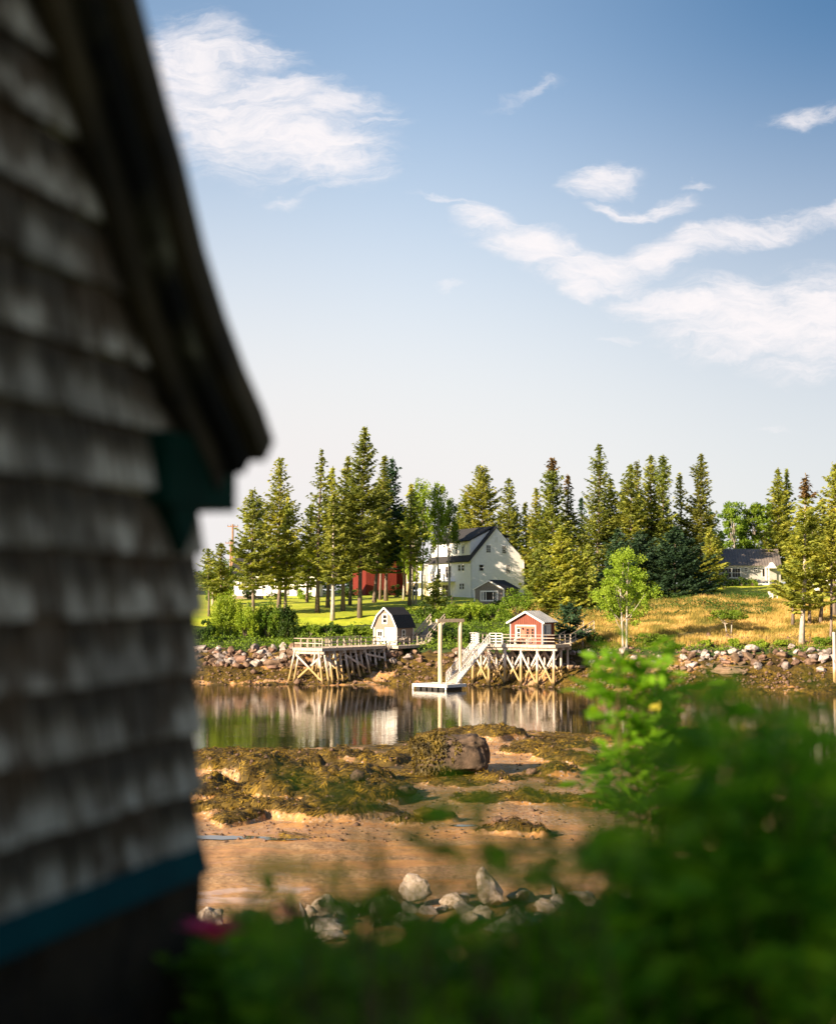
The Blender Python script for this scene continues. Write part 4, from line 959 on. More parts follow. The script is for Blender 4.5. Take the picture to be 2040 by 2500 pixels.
# --- red shed pier
ZB = zpx(1573, 147); FB = Vector((.89, -.456, 0)).normalized(); BB = Vector((-FB.y, FB.x, 0)); OB = P(1145, 1573, 149.2); PB = Fr((OB.x, OB.y, ZB), FB[:2], BB[:2])
def red_pier():
    F = PB; k0 = 149.2 / F_PX; w = (1347 - 1145) * (147 / F_PX) / .89; d = 4.3
    root = empty('red_shed_pier', Vector((OB.x, OB.y, 0)), 'wooden pier on cross-braced piles carrying the small red shed', 'pier')
    planks(F, 0, w, 0, d, 0, root, across=False)
    wx = (1222 - 1145) * k0 / .89
    rail(F, [(.06, 2.2), (.06, .06), (.9, .06)], 1.12, root, post=.13, mid=(.2, .4, .6, .8), m=ALUM, gap=.8); rail(F, [(2.3, .06), (wx, .06)], 1.12, root, post=.13, mid=(.25, .5, .75), m=ALUM, gap=.7)
    rail(F, [(wx, .06), (w - .06, .06), (w - .06, d)], 1.0, root, post=.07, mid=(.35, .68), m=DECK_WOOD, gap=1.3, capw=.07); rail(F, [(.06, 2.2), (.06, d)], 1.0, root, gap=1.1)
    # back walkway to shore
    p0 = F.p(w - .4, d - .6, 0); p1 = P(1436, 1531, 160); p1.z = gz(p1.x, p1.y) + .5; dd = p1 - p0; side = dd.cross(Vector((0, 0, 1))).normalized() * .6; mb = MB(); n = int(dd.length / .16)
    for q in range(n): c = p0 + dd * ((q + .5) / n); mb.beam(c - side, c + side, .145, .05)
    wk = mb.build('walkway', DECK_WOOD, root); mb = MB()
    for sg in (-1, 1):
        for q in range(6): c = p0 + dd * (q / 5) + side * sg; mb.beam(c - Vector((0, 0, .2)), c + Vector((0, 0, .95)), .08, .08, (1, 0, 0))
        for h in (.95, .5): mb.beam(p0 + side * sg + Vector((0, 0, h)), p1 + side * sg + Vector((0, 0, h)), .05, .07)
    mb.build('walkway_railing', PIER_WOOD, wk)
    for q in (.5, 1.0):
        for sg in (-1, 1): c = p0 + dd * q + side * sg; pile(Vector((c.x, c.y, gz(c.x, c.y) - .3)), c - Vector((0, 0, .1)), root, .07)
    for j, dj in enumerate((.3, 2.2, 4.1)):
        mb = MB(); mb.fbox(F, -.1, w + .1, dj - .13, dj + .13, -.6, -.32); mb.build('cap_beam', PIER_WOOD, root); tops = []
        for a in np.linspace(.35, w - .25, 6):
            lean = .35 if j == 0 else .1; q = F.p(a + .05, dj - lean, 0); zg = gz(q.x, q.y); pile(Vector((q.x, q.y, zg - .5)), F.p(a, dj, -.33), root, .15 if j == 0 else .12); tops.append((a, zg))
        if j < 2:
            for (a, za), (b, zb) in zip(tops, tops[1:]):
                z0 = max(za, zb) + .25 - ZB; z1 = -.7
                brace(F.p(a, dj - .24, z1), F.p(b, dj - .38, z0), root); brace(F.p(b, dj + .2, z1), F.p(a, dj + .18, z0), root)
red_pier()
def red_shed():
    F0 = PB; k = 148 / F_PX; a = (1232 - 1145) * k / .89; F = Fr(F0.p(a + .05, 1.0, 0), FB[:2], BB[:2]); w = 3.62; l = 3.25; eh = 2.35; ph = 3.35
    root = empty('red_shed', F.O, 'small red board shed with pale metal roof and salmon doors on the pier', 'shed')
    mb = MB(); mb.prism([F.p(0, 0, 0), F.p(w, 0, 0), F.p(w, 0, eh), F.p(w / 2, 0, ph), F.p(0, 0, eh)], F.b * l)
    G = F.right(w)
    for x in np.arange(.15, w, .24):
        z1 = eh + (ph - eh) * (1 - abs(x - w / 2) / (w / 2)) - .1; z0 = 2.02 if .52 < x < 2.9 else 0; mb.fbox(F, x - .022, x + .022, -.028, -.001, z0, z1)
    for x in np.arange(.2, l, .24):
        if 0.15 < x < .85 or .95 < x < 2.2: continue
        mb.fbox(G, x - .022, x + .022, -.028, -.001, 0, eh - .05)
    mb.build('wall', REDBOARD, root)
    roof_slabs(F, w, l, eh, ph, ROOF_METAL, root, over=.3, front=.28, th=.05, seams=.42); rakes(F, w, eh, ph, root, .3, .3, .17)
    mb = MB(); mb.fbox(F, .60, 2.88, -.04, -.002, 1.86, 1.98); mb.fbox(F, .60, .70, -.04, -.002, 0, 1.86); mb.fbox(F, 2.78, 2.88, -.04, -.002, 0, 1.86); mb.fbox(F, -.02, .07, -.035, .05, 0, eh - .02); mb.fbox(F, w - .08, w + .02, -.035, .05, 0, eh - .02)
    mb.fbox(G, .28, .36, -.035, -.002, 0, 1.95); mb.fbox(G, .94, 1.0, -.035, -.002, 0, 1.95); mb.fbox(G, .28, 1.0, -.035, -.002, 1.95, 2.05); mb.build('trim', WHITE, root)
    for (x0, x1) in ((.72, 1.72), (1.76, 2.76)):
        mb = MB(); mb.fbox(F, x0, x1, -.03, -.001, .02, 1.84); d = mb.build('door', REDDOOR, root)
        Fd = Fr(F.p(0, -.03, 0), FB[:2], BB[:2])
        if x0 < 1: window(Fd, .82, .75, .32, .85, d, 1, 2, fw=.04, frame=WHITE)
        else:
            window(Fd, 1.86, .75, .26, .85, d, 1, 3, fw=.035, frame=REDDOOR); window(Fd, 2.4, .75, .26, .85, d, 1, 3, fw=.035, frame=REDDOOR)
    mb = MB(); mb.cyl(F.p(1.45, -.05, 1.62), F.p(1.45, -.22, 1.55), .12, .05, 8); mb.build('door_lamp', DARKF, root)
    mb = MB(); mb.fbox(G, .38, .93, -.03, -.002, .02, 1.93); mb.build('door', BLUEDOOR, root)
    window(G, 1.12, 1.0, .42, 1.0, root, 2, 3, fw=.06, pane_m=mat('painted_reflection_glass', (.25, .28, .30), (.4, .42, .45), 2, .2)); window(G, 1.66, 1.0, .42, 1.0, root, 2, 3, fw=.06, pane_m=MATS['painted_reflection_glass'])  # side panes: pale reflection painted into the glass colour
red_shed()

# --- garden chairs
def garden_chair(loc, rz, m, label, group=None, s=1.0):
    root = empty('garden_chair', loc, label, 'chair', group); F = Fr(loc, (math.cos(rz), math.sin(rz)))
    def bx(name, *a):
        mb = MB(); mb.fbox(F, *[q * s for q in a]); return mb.build(name, m, root)
    mb = MB()
    for k in range(5): mb.hexa([F.p(*(q * s for q in c)) for c in [(-.28, -.30 + k * .12, .36 - k * .025), (.28, -.30 + k * .12, .36 - k * .025), (.28, -.19 + k * .12, .34 - k * .025), (-.28, -.19 + k * .12, .34 - k * .025), (-.28, -.30 + k * .12, .39 - k * .025), (.28, -.30 + k * .12, .39 - k * .025), (.28, -.19 + k * .12, .37 - k * .025), (-.28, -.19 + k * .12, .37 - k * .025)]])
    mb.build('seat', m, root); mb = MB()
    for k, h in enumerate((.86, .95, 1.0, .95, .86)):
        a = -.25 + k * .125; mb.beam(F.p((a) * s, .28 * s, .26 * s), F.p(a * 1.15 * s, .55 * s, h * s), .1 * s, .025 * s, (F.f)[:])
    mb.build('backrest', m, root)
    for sg in (-1, 1):
        bx('arm', sg * .36 - .07, sg * .36 + .07, -.36, .38, .54, .57); bx('leg', sg * .33 - .04, sg * .33 + .04, -.30, -.2, 0, .54)
        mb = MB(); mb.beam(F.p(sg * .31 * s, -.2 * s, .33 * s), F.p(sg * .31 * s, .62 * s, .03 * s), .04 * s, .12 * s); mb.build('leg', m, root)
    return root
DK = mat('dark_green_paint', (.03, .06, .04), (.04, .08, .05), 4, .5); BK = mat('black_paint', (.02, .02, .025), (.03, .03, .035), 4, .5)
for (px, m, rz, lab) in ((1229, BK, .1, 'black garden chair left of the white one on the red shed deck'), (1245, WHITE, -.25, 'white garden chair in front of the salmon doors of the red shed'), (1261, DK, .0, 'dark green garden chair between the two white chairs on the deck'), (1275, WHITE, -.5, 'white garden chair at the corner of the red shed')):
    a = (px - 1145) * (148 / F_PX) / .89; p = PB.p(a, .62, 0.008); garden_chair(p, math.atan2(FB.y, FB.x) + rz, m, lab, s=.9)
q = drop(1887, 1468, 186, 206); garden_chair(q + Vector((0, 0, .02)), .5, WHITE, 'white garden chair alone on the shaded lawn before the grey cottage', s=1.15)

# --- gangway, float and timber frame
FL = P(1090, 1693, 0.1)
def float_dock():
    Y = 139.3; u = ray(1090, 1690)[0]; N = Vector((u * Y, Y, 0)); FD = Fr((0, 0, 0), FB[:2]); 
    # near corner at the meeting of the long left-facing side and the short side
    a = Vector((-.80, .60, 0)).normalized(); b = Vector((.70, .71, 0)).normalized()
    La = 82 * (140 / F_PX) / .80; Lb = 48 * (140 / F_PX) / .70
    F = Fr((N + a * La), (-a)[:2], b[:2]); root = empty('float_dock', N.copy(), 'white floating dock lying on the water at the foot of the gangway', 'float')
    mb = MB(); n = int(La / .15)
    for k in range(n): mb.fbox(F, k * La / n, (k + 1) * La / n - .012, 0.02, Lb - .02, .50, .54)
    mb.build('deck', FLOATW, root); mb = MB()
    mb.fbox(F, -.02, La + .02, -.05, .0, .27, .56); mb.fbox(F, -.02, La + .02, Lb, Lb + .05, .27, .56); mb.fbox(F, -.06, -.02, 0, Lb, .27, .56); mb.fbox(F, La + .02, La + .07, 0, Lb, .27, .56)
    for x in (.0, La - .16): mb.fbox(F, x, x + .18, -.09, -.052, .02, .56)
    mb.build('frame', ALUM, root)
    for k in range(5):
        x = .35 + k * (La - .9) / 4.6
        mb = MB(); mb.fbox(F, x, x + .5, .06, Lb - .06, -.15, .267); mb.build('float_drum', DARKF, root)
    return F, La, Lb
FF, LA_, LB_ = float_dock()
def gangway():
    top = PB.p(1.62, -.02, .02); bot = FF.p(LA_ * .80, LB_ * .62, .58); bot = P(1102, 1677, 141.2); bot.z = .60
    d = top - bot; side = d.cross(Vector((0, 0, 1))).normalized() * .62; up = side.cross(d).normalized()
    root = empty('gangway', bot, 'pale metal gangway with truss railings sloping from red shed pier to the float', 'gangway'); mb = MB(); n = int(d.length / .2)
    for k in range(n): c = bot + d * ((k + .5) / n); mb.beam(c - side * .93, c + side * .93, .19, .03)
    mb.build('deck', FLOATW, root)
    for sg in (-1, 1):
        mb = MB(); o = side * sg; mb.beam(bot + o, top + o, .07, .16); mb.beam(bot + o + Vector((0, 0, .95)) + d * .02, top + o + Vector((0, 0, .95)), .06, .06)
        m = 18
        for k in range(m):
            p = bot + d * (k / m) + o; q = bot + d * ((k + 1) / m) + o
            mb.beam(p, p + Vector((0, 0, .95)), .035, .035, (1, 0, 0)); mb.beam(p, q + Vector((0, 0, .95)), .025, .025)
        mb.build('railing', ALUM, root)
gangway()
def timber_frame():
    p1, p2 = P(1074, 1672, 142.0), P(1122.5, 1668, 143.4); zt = zpx(1519, 142.5); b = Vector((p1.x, p1.y, 0))
    root = empty('timber_frame', b, 'tall frame of two round timber posts and a crossbeam rising beside the float', 'mooring frame')
    for p in (p1, p2):
        mb = MB(); mb.cyl((p.x, p.y, -1.3), (p.x + .02, p.y, zt), .23, .205, 12, 5, .012); mb.build('post', TIMBER, root, smooth=True)
    mb = MB(); d = (p2 - p1); d.z = 0; d.normalize(); mb.beam(Vector((p1.x, p1.y, zt + .16)) - d * .42, Vector((p2.x, p2.y, zt + .16)) + d * .42, .36, .32); mb.build('crossbeam', TIMBER, root)
timber_frame()
def mooring_post():
    p = on(2031, 139); zt = zpx(1543, 139); root = empty('mooring_post', p, 'pair of tall squared wooden posts standing in the shallows beyond the dark bush', 'post')
    mb = MB(); mb.cyl((p.x, p.y, p.z - .6), (p.x, p.y, zt), .17, .15, 10, 4, .01); mb.build('post', PILE, root); mb = MB(); mb.cyl((p.x + .45, p.y + .3, p.z - .6), (p.x + .45, p.y + .3, zt - .4), .15, .14, 10, 4, .01); mb.build('post', PILE, root)
    mb = MB(); mb.beam((p.x - .15, p.y - .18, zt - 2.8), (p.x + .7, p.y + .1, zt - 2.8), .1, .22); mb.build('crosspiece', PILE, root)
mooring_post()

# --- cottages behind
def white_cottage():
    Y = 216; a = P(566, 1458, Y); O = Vector((a.x, a.y, gz(a.x, a.y) - .1)); F = Fr(O, (1, -.06)); k = Y / F_PX; w = (735 - 566) * k; root = empty('white_cottage', O, 'white cottage with pillared porch and dark roof behind the spruce trunks', 'house')
    z = lambda py: zpx(py, Y) - O.z
    mb = MB(); mb.fbox(F, 0, w, 1.8, 8, 0, z(1405)); mb.build('wall', CLAP, root)
    mb = MB(); ez = z(1404); mb.prism([F.p(-.3, -.3, ez), F.p(-.3, 4.6, z(1350)), F.p(-.3, 4.6, z(1350) + .15), F.p(-.3, -.3, ez + .15)], F.f * (w + .5)); mb.prism([F.p(-.3, 9.4, ez), F.p(-.3, 4.6, z(1350)), F.p(-.3, 4.6, z(1350) + .15), F.p(-.3, 9.4, ez + .15)], F.f * (w + .5)); mb.build('roof', ROOF_DARK, root)
    mb = MB(); mb.fbox(F, 0, w, 0, 1.8, 0, .35); po = mb.build('porch', WHITE, root); mb = MB()
    mb.fbox(F, 0, w, 0, .12, ez - .35, ez - .02); mb.build('porch_beam', WHITE, po)
    for x in np.linspace(.1, w - .1, 9): mb = MB(); mb.fbox(F, x - .08, x + .08, -.02, .14, .35, ez - .352); mb.build('post', WHITE, po)
    mb = MB(); mb.fbox(F, 3.8, 8.3, 0.03, .09, 1.15, 1.23)
    for x in np.arange(3.8, 8.3, .16): mb.fbox(F, x, x + .05, .04, .08, .35, 1.15)
    mb.build('railing', WHITE, po); Fw = Fr(F.p(0, 1.8, 0), F.f[:2])
    for x in (.8, 2.4, 4.4, 5.8, 7.6, 9.2): window(Fw, x, .95, .75, 1.35, root, 1, 2, fw=.1)
    mb = MB(); mb.fbox(F, 6.6, 7.45, 1.74, 1.797, .35, 2.35); mb.build('door', WHITE, root)
    # gable wing to the right
    a2 = P(737, 1460, Y - 6); F2 = Fr((a2.x, a2.y, O.z), (1, .0)); w2 = (775 - 737) * k * 1.1; e2, p2 = z(1422), z(1402)
    gable_walls(F2, w2, 7, e2, p2, CLAP, root, 'wing'); roof_slabs(F2, w2, 7, e2, p2, ROOF_DARK, root, name='wing_roof'); window(F2, .7, .9, .8, 1.2, root, 2, 2)
    s = on(600, 206); mb = MB(); mb.beam((s.x - 2.0, s.y, s.z + .12), (s.x + 2.6, s.y - .3, s.z + .12), .5, .6); tag(mb.build('stone_wall', STONE_M, origin=s), 'low fieldstone wall on the lawn before the white cottage', 'wall')
white_cottage()
def red_barn():
    Y = 228; a = P(893, 1435, Y); O = Vector((a.x, a.y, gz(a.x, a.y) - .2)); F = Fr(O, (.94, .34)); root = empty('red_barn', O, 'bright red barn half hidden behind spruce trunks left of the white house', 'barn'); w = 5.2; l = 7; z = lambda py: zpx(py, Y) - O.z
    gable_walls(F, w, l, z(1362), z(1335), BARNRED, root); roof_slabs(F, w, l, z(1362), z(1335), ROOF_DARK, root)
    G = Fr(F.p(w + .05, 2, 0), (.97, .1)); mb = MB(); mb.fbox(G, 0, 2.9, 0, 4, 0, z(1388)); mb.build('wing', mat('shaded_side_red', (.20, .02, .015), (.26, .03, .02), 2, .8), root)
    mb = MB(); mb.prism([G.p(-.1, -.2, z(1388)), G.p(-.1, 4.2, z(1388)), G.p(-.1, 2, z(1370))], G.f * 3.1); mb.build('wing_roof', BARNRED, root)
    window(F, 2.2, z(1375), .9, .9, root, 2, 2, frame=BARNRED); mb = MB()
    for (x0, x1) in ((.6, 2.2), (2.25, 3.9)): mb.fbox(F, x0, x1, -.04, -.002, .2, 2.6)
    mb.build('door', BARNRED, root)
red_barn()
def grey_cottage():
    Y = 212; a = P(1757, 1428, Y); O = Vector((a.x, a.y, gz(a.x, a.y) - .15)); F = Fr(O, (1, .03)); k = Y / F_PX; root = empty('grey_cottage', O, 'low grey cottage with brown standing-seam metal roof beyond the shaded lawn', 'house'); z = lambda py: zpx(py, Y) - O.z; X = lambda px: (px - 1757) * k
    w = X(1906); ez = z(1381)
    mb = MB(); mb.fbox(F, 0, w, 0, 6, 0, ez); mb.build('wall', GREYCLAP, root); mb = MB(); rz = z(1340)
    mb.prism([F.p(-.25, -.35, ez - .03), F.p(.25, 3.2, rz), F.p(.25, 3.2, rz + .1), F.p(-.25, -.35, ez + .07)], F.f * (w + .3)); mb.prism([F.p(.25, 3.2, rz), F.p(-.25, 6.4, ez), F.p(-.25, 6.4, ez + .1), F.p(.25, 3.2, rz + .1)], F.f * (w + .3))
    for x in np.arange(-.1, w, .42): mb.beam(F.p(x, -.37, ez + .10), F.p(x + .5, 3.2, rz + .13), .035, .06)
    mb.build('roof', ROOF_BROWN, root); mb = MB(); mb.fbox(F, -.15, w, -.06, -.002, ez - .2, ez - .05); mb.fbox(F, -.02, .12, -.05, .06, 0, ez - .2); mb.fbox(F, X(1868), X(1871), -.07, -.003, 0, ez - .2); mb.fbox(F, X(1807), X(1808.6), -.07, -.003, 0, ez - .2); mb.build('trim', WHITE, root)
    for (x0, x1, y0, y1, c, r) in ((1761, 1784, 1388, 1409, 3, 2), (1787, 1806, 1388, 1409, 3, 2), (1816.5, 1824, 1386.5, 1395, 2, 2), (1840, 1848, 1386.5, 1395, 2, 2), (1860.5, 1866.5, 1388, 1408, 1, 1)):
        window(F, X(x0), z(y1), X(x1) - X(x0), z(y0) - z(y1), root, c, r, fw=.1)
    mb = MB(); mb.fbox(F, X(1842), X(1870), -1.6, -.07, 0, .35); mb.build('step', WHITE, root)
    mb = MB(); mb.prism([F.p(X(1868), -1.5, ez - .4), F.p(X(1890), -1.5, ez - .4), F.p(X(1880), -1.5, ez + .45)], F.b * 2); mb.fbox(F, X(1869), X(1871), -1.45, -1.3, 0, ez - .41); mb.build('porch', WHITE, root)
grey_cottage()
def side_house():
    Y = 198; a = P(1985, 1430, Y); O = Vector((a.x, a.y, gz(a.x, a.y) - .2)); F = Fr(O, (1, .0)); root = empty('side_house', O, 'cream house with porch partly hidden behind trunks beyond the meadow', 'house'); z = lambda py: zpx(py, Y) - O.z; w = 6.5
    mb = MB(); mb.fbox(F, 0, w, 0, 6, 0, z(1376)); mb.build('wall', CREAM, root); mb = MB(); mb.prism([F.p(-.3, -.4, z(1378)), F.p(-.3, 3, z(1335)), F.p(-.3, 6.4, z(1378)), F.p(-.3, 6.4, z(1375)), F.p(-.3, 3, z(1331)), F.p(-.3, -.4, z(1375))], F.f * (w + .6)); mb.build('roof', ROOF_BROWN, root)
    mb = MB(); mb.fbox(F, -.2, w, -1.8, -.003, 1.05 - .6, 1.05); pc = mb.build('porch', WHITE, root)
    for x in np.arange(.2, w, 1.5): mb = MB(); mb.fbox(F, x, x + .12, -1.75, -1.63, 1.052, z(1385)); mb.build('post', WHITE, pc)
    mb = MB(); mb.fbox(F, -.2, w, -1.78, -1.6, z(1385) + .002, z(1381)); mb.build('porch_beam', WHITE, pc)
    for x in (.5, 1.9, 3.4, 5.0): window(F, x, 1.5, .8, 1.2, root, 1, 2, fw=.1)
side_house()
def utility_pole(px, Y, top, arm_w, label):
    b = on(px, Y); zt = zpx(top, Y); root = empty('utility_pole', b, label, 'utility pole'); mb = MB(); mb.cyl((b.x, b.y, b.z - .5), (b.x, b.y, zt), .22, .16, 8, 3); mb.build('pole', POLEW, root)
    mb = MB(); mb.beam((b.x - arm_w / 2, b.y, zt - .35), (b.x + arm_w / 2, b.y, zt - .35), .13, .16); arm = mb.build('crossarm', POLEW, root)
    for s in (-1, -.4, .4, 1): mb = MB(); mb.cyl((b.x + s * arm_w * .47, b.y, zt - .27), (b.x + s * arm_w * .47, b.y, zt - .05), .05, .03, 6); mb.build('insulator', DARKF, arm)
utility_pole(568, 236, 1280, 1.75, 'taller wooden utility pole with short crossarm left of the spruces')
utility_pole(563.5, 252, 1321, 1.9, 'shorter utility pole half hidden behind the taller one')
def garden_ornament():
    q = drop(1103, 1478, 178, 200); root = empty('garden_ornament', q, 'small dark ornament standing on the lawn left of the grey shingled shed', 'garden ornament')
    mb = MB(); mb.cyl(q, q + Vector((0, 0, .35)), .28, .2, 10); mb.cyl(q + Vector((0, 0, .351)), q + Vector((0, 0, .8)), .10, .08, 8); mb.build('pedestal', mat('dark_bronze', (.03, .03, .02), (.06, .05, .03), 5, .6), root); mb = MB(); mb.tube([q + Vector((0, 0, .79)), q + Vector((.0, 0, .9)), q + Vector((0, 0, 1.05)), q + Vector((0, 0, 1.15))], [.08, .20, .18, .05], 10); mb.build('bowl', MATS['dark_bronze'], root)
garden_ornament()
# ------------------------------------------------------------------ rocks
import bmesh
def hull_mesh(name, seed, n=22, sx=1, sy=.8, sz=.62, m=GRANITE, sub=0, rough_=.05):
    rs = np.random.RandomState(seed); bm = bmesh.new(); pts = rot_unit(n, rs) * rs.uniform(.82, 1.0, (n, 1))
    for p in pts: bm.verts.new((p[0] * sx, p[1] * sy, p[2] * sz))
    r = bmesh.ops.convex_hull(bm, input=bm.verts)
    bmesh.ops.delete(bm, geom=[g for g in r['geom_interior'] if isinstance(g, bmesh.types.BMVert)], context='VERTS')
    bmesh.ops.bevel(bm, geom=list(bm.edges), offset=.055, segments=1, affect='EDGES')
    if sub:
        bmesh.ops.triangulate(bm, faces=bm.faces)
        for _ in range(sub): bmesh.ops.subdivide_edges(bm, edges=bm.edges, cuts=1, use_grid_fill=True, smooth=.12)
        for v in bm.verts:
            d = v.co.normalized(); q = v.co * 2.3 + Vector((seed, 0, 0)); v.co += d * (mnoise.fractal(q, 1, 2, 4) * rough_ * 2)
    me = bpy.data.meshes.new(name); bm.to_mesh(me); bm.free(); me.materials.append(m)
    if sub: me.polygons.foreach_set('use_smooth', [True] * len(me.polygons))
    return me
ROCKS_G = [hull_mesh('rock', 30 + i, 16 + 2 * (i % 4), 1, .8, .55 + .1 * (i % 3)) for i in range(7)]
ROCKS_B = [hull_mesh('rock', 60 + i, 18, 1, .8, .7, m=ROCK_BR) for i in range(6)]
def put_rock(me, loc, s, rs, name='rock', label=None, cat='rock', group=None, sc=None):
    o = bpy.data.objects.new(name, me); COL.objects.link(o); o.location = loc
    o.rotation_euler = (rs.normal() * .3, rs.normal() * .3, rs.uniform(0, 6.28)); k = sc or (rs.uniform(.9, 1.25), rs.uniform(.8, 1.1), rs.uniform(.75, 1.1)); o.scale = (s * k[0], s * k[1], s * k[2]); return tag(o, label, cat, group)
rs = np.random.RandomState(3)
def riprap(pxr, n, smin, smax, where, group, pale_w=.9, rows=(.0, 1.)):
    for i in range(n):
        px = rs.uniform(*pxr); u = (px - 1020) / F_PX; a = np.interp(u, UC, [q[0] for q in FARS[1]]); b = np.interp(u, UC, [q[0] for q in FARS[2]])
        t = rs.uniform(*rows) ** .8; Y = a - .5 + (b - a + .7) * t; x = u * Y; s = 1.18 * rs.uniform(smin, smax) * (1.0 if rs.rand() < .8 else 1.5); pale = rs.rand() < (.02 + pale_w * t); big = s > 1.18 * smin + (smax - smin) * .72
        lab = ('large ' if big else 'small ') + ('pale' if pale else 'brown') + ' rock ' + ('high' if t > .55 else 'low') + ' in the stone bank ' + where
        put_rock((ROCKS_G if pale else ROCKS_B)[rs.randint(6)], (x, Y, gz(x, Y) + s * .25), s, rs, label=lab, group=('large ' if big else 'small ') + ('pale' if pale else 'brown') + ' rocks ' + ('high' if t > .55 else 'low') + ' in the bank ' + group)
riprap((468, 600), 58, .30, .62, 'below the bright round bush', 'below the bright bush', .45)
riprap((600, 725), 50, .30, .62, 'just left of the long pier head', 'left of the long pier', .45)
riprap((725, 1040), 42, .30, .62, 'under the long pier and its shed', 'under the long pier', .15)
riprap((1040, 1345), 38, .28, .6, 'behind the red shed pier', 'behind the red shed pier', .25)
riprap((1345, 1640), 38, .26, .56, 'near the twin white trunks', 'near the twin trunks', rows=(.15, 1))
riprap((1640, 1850), 38, .26, .58, 'below the flat-topped tree', 'below the flat-topped tree', rows=(.15, 1))
riprap((1850, 2060), 36, .26, .58, 'before the stout trunk and mooring post', 'before the stout trunk', rows=(.15, 1))
def single(px, py, w, h, label, Y=None, m=GRANITE, seed=1, sub=1, name='boulder', yd=.8, rot=0, tilt=0, sink=.2, cat='boulder', n=20):
    """w, h are its size in photograph pixels, py its foot"""
    p = drop(px, py, 26) if Y is None else on(px, Y); k = p.y / F_PX; W, Hh = w * k / 2, h * k / 2
    me = hull_mesh('boulder', seed, n, 1, 1, 1, m, sub, .07); o = bpy.data.objects.new(name, me); COL.objects.link(o); o.location = (p.x, p.y, p.z + Hh * (1 - sink)); o.scale = (W, W * yd, Hh * 1.1); o.rotation_euler = (0, tilt, rot); return tag(o, label, cat)
single(693, 1590, 26, 20, 'pale round boulder on top of the stone bank beside the long pier head', Y=157.5, seed=5)
single(737, 1642, 30, 30, 'large tan boulder standing on the foreshore behind the front piles of the long pier', Y=154, seed=6, m=ROCK_BR)
single(1775, 1652, 94, 26, 'wide smooth pinkish ledge at the foot of the meadow stone bank', seed=7, m=mat('pink_ledge', (.22, .14, .09), (.42, .29, .21), 1.5, .8, bump=.4), yd=.5, sub=2)
single(1830, 1614, 40, 22, 'largest grey boulder in the meadow stone bank', Y=146.5, seed=8)
single(1928, 1575, 22, 14, 'small white rock on the grass at the foot of the stout trunk', Y=148.5, seed=9)
single(1780, 1580, 10, 9, 'little white round stone on top of the meadow bank', Y=148, seed=10, cat='stone')
single(1620, 1478, 34, 10, 'flat stone lying on the grass edge below the grey cottage lawn', Y=188, seed=11, cat='stone')
single(1040, 2004, 66, 34, 'rounded mossy boulder on the sand behind the blurred leaves', seed=12, m=WEED, sub=2, yd=.7)
single(1297, 1893, 46, 20, 'flat dark slab on the sand right of the big boulder', seed=13, m=ROCK_BR, yd=.6)
single(1480, 1872, 50, 30, 'brown knobbly weedy rock at the right end of the mound by the water', seed=14, m=WEED, sub=2)
single(1213, 2008, 34, 18, 'small brown stone on the wet sand between the blurred leaves', seed=15, m=ROCK_BR, cat='stone')
single(872, 1910, 44, 30, 'small dark weedy rock on the near mounds', seed=16, m=WEEDROCK, sub=1)
single(990, 1948, 60, 34, 'dark weedy hump at the right end of the near mounds', seed=17, m=WEEDROCK, sub=2)
GRB = mat('pale_granite', (.20, .14, .09), (.46, .37, .29), 3.4, .85, bump=1, bscale=9, bdist=.05, c3=(.64, .55, .46), contrast=(.3, .7))
for i, (px, py, w, h, Y, tl, lab) in enumerate([
 (790, 2262, 78, 82, 36, .1, 'big pale rounded granite boulder, leftmost large one of the row behind the rose leaves'), (850, 2272, 66, 60, 35.6, -.3, 'orange-stained rock leaning right of the biggest pale one'),
 (932, 2246, 104, 74, 36.5, .25, 'grey slab-like rock in the middle of the boulder row'), (1012, 2222, 84, 96, 37.2, -.2, 'upright brown-grey rock with a pointed top in the boulder row'),
 (1110, 2225, 70, 60, 36.8, .3, 'low grey rock between the pointed and the tilted boulders'), (1190, 2215, 84, 104, 37, -.5, 'tall tilted boulder with a bright sunlit face'),
 (1262, 2215, 56, 62, 37.6, 0, 'small ochre boulder right of the tilted one'), (1415, 2232, 80, 66, 37, .2, 'bright white-grey rock seen through the dark leaves'), (1512, 2240, 80, 52, 37.2, -.1, 'flat bright rock right of the white-grey one'),
 (1618, 2196, 74, 50, 38.5, .2, 'small sunlit rock, rightmost of the boulder row'), (652, 2302, 44, 76, 33, 0, 'small upright cream rock between the pink roses'), (517, 2282, 84, 76, 34, .2, 'grey and white rock at the corner of the dark building')]):
    single(px, py, w * 1.35, h * .9, lab, Y=Y, m=GRB, seed=40 + i, sub=2, tilt=tl, rot=i * .7, n=13)
    o = COL.objects[-1]; o.location.z = P(px, py - h / 2, Y).z
ROCKS_N = [hull_mesh('boulder', 90 + i, 13, 1, .85, .7, GRB if i % 2 else GRANITE, 2, .07) for i in range(5)]
for i in range(46):
    px = rs.uniform(690, 1720); py = 2215 + 50 * rs.rand() - .03 * (px - 700) + 40 * rs.rand() ** 2; p = drop(px, py, 24); s = rs.uniform(.22, .5)
    put_rock(ROCKS_N[rs.randint(5)], (p.x, p.y, p.z + s * .12), s * 1.15, rs, 'boulder', ('large ' if s > .36 else 'small ') + 'low granite rock ' + ['at the foot of the leftmost big boulder', 'near the slab-like rock of the row', 'around the pointed boulder', 'beside the tilted boulder', 'right of the ochre boulder behind the dark leaves', 'among the rightmost sunlit rocks'][int(np.digitize(px, [830, 960, 1100, 1240, 1440]))], 'boulder', ('large' if s > .36 else 'small') + ' near rocks, stretch %d' % int(np.digitize(px, [830, 960, 1100, 1240, 1440])))
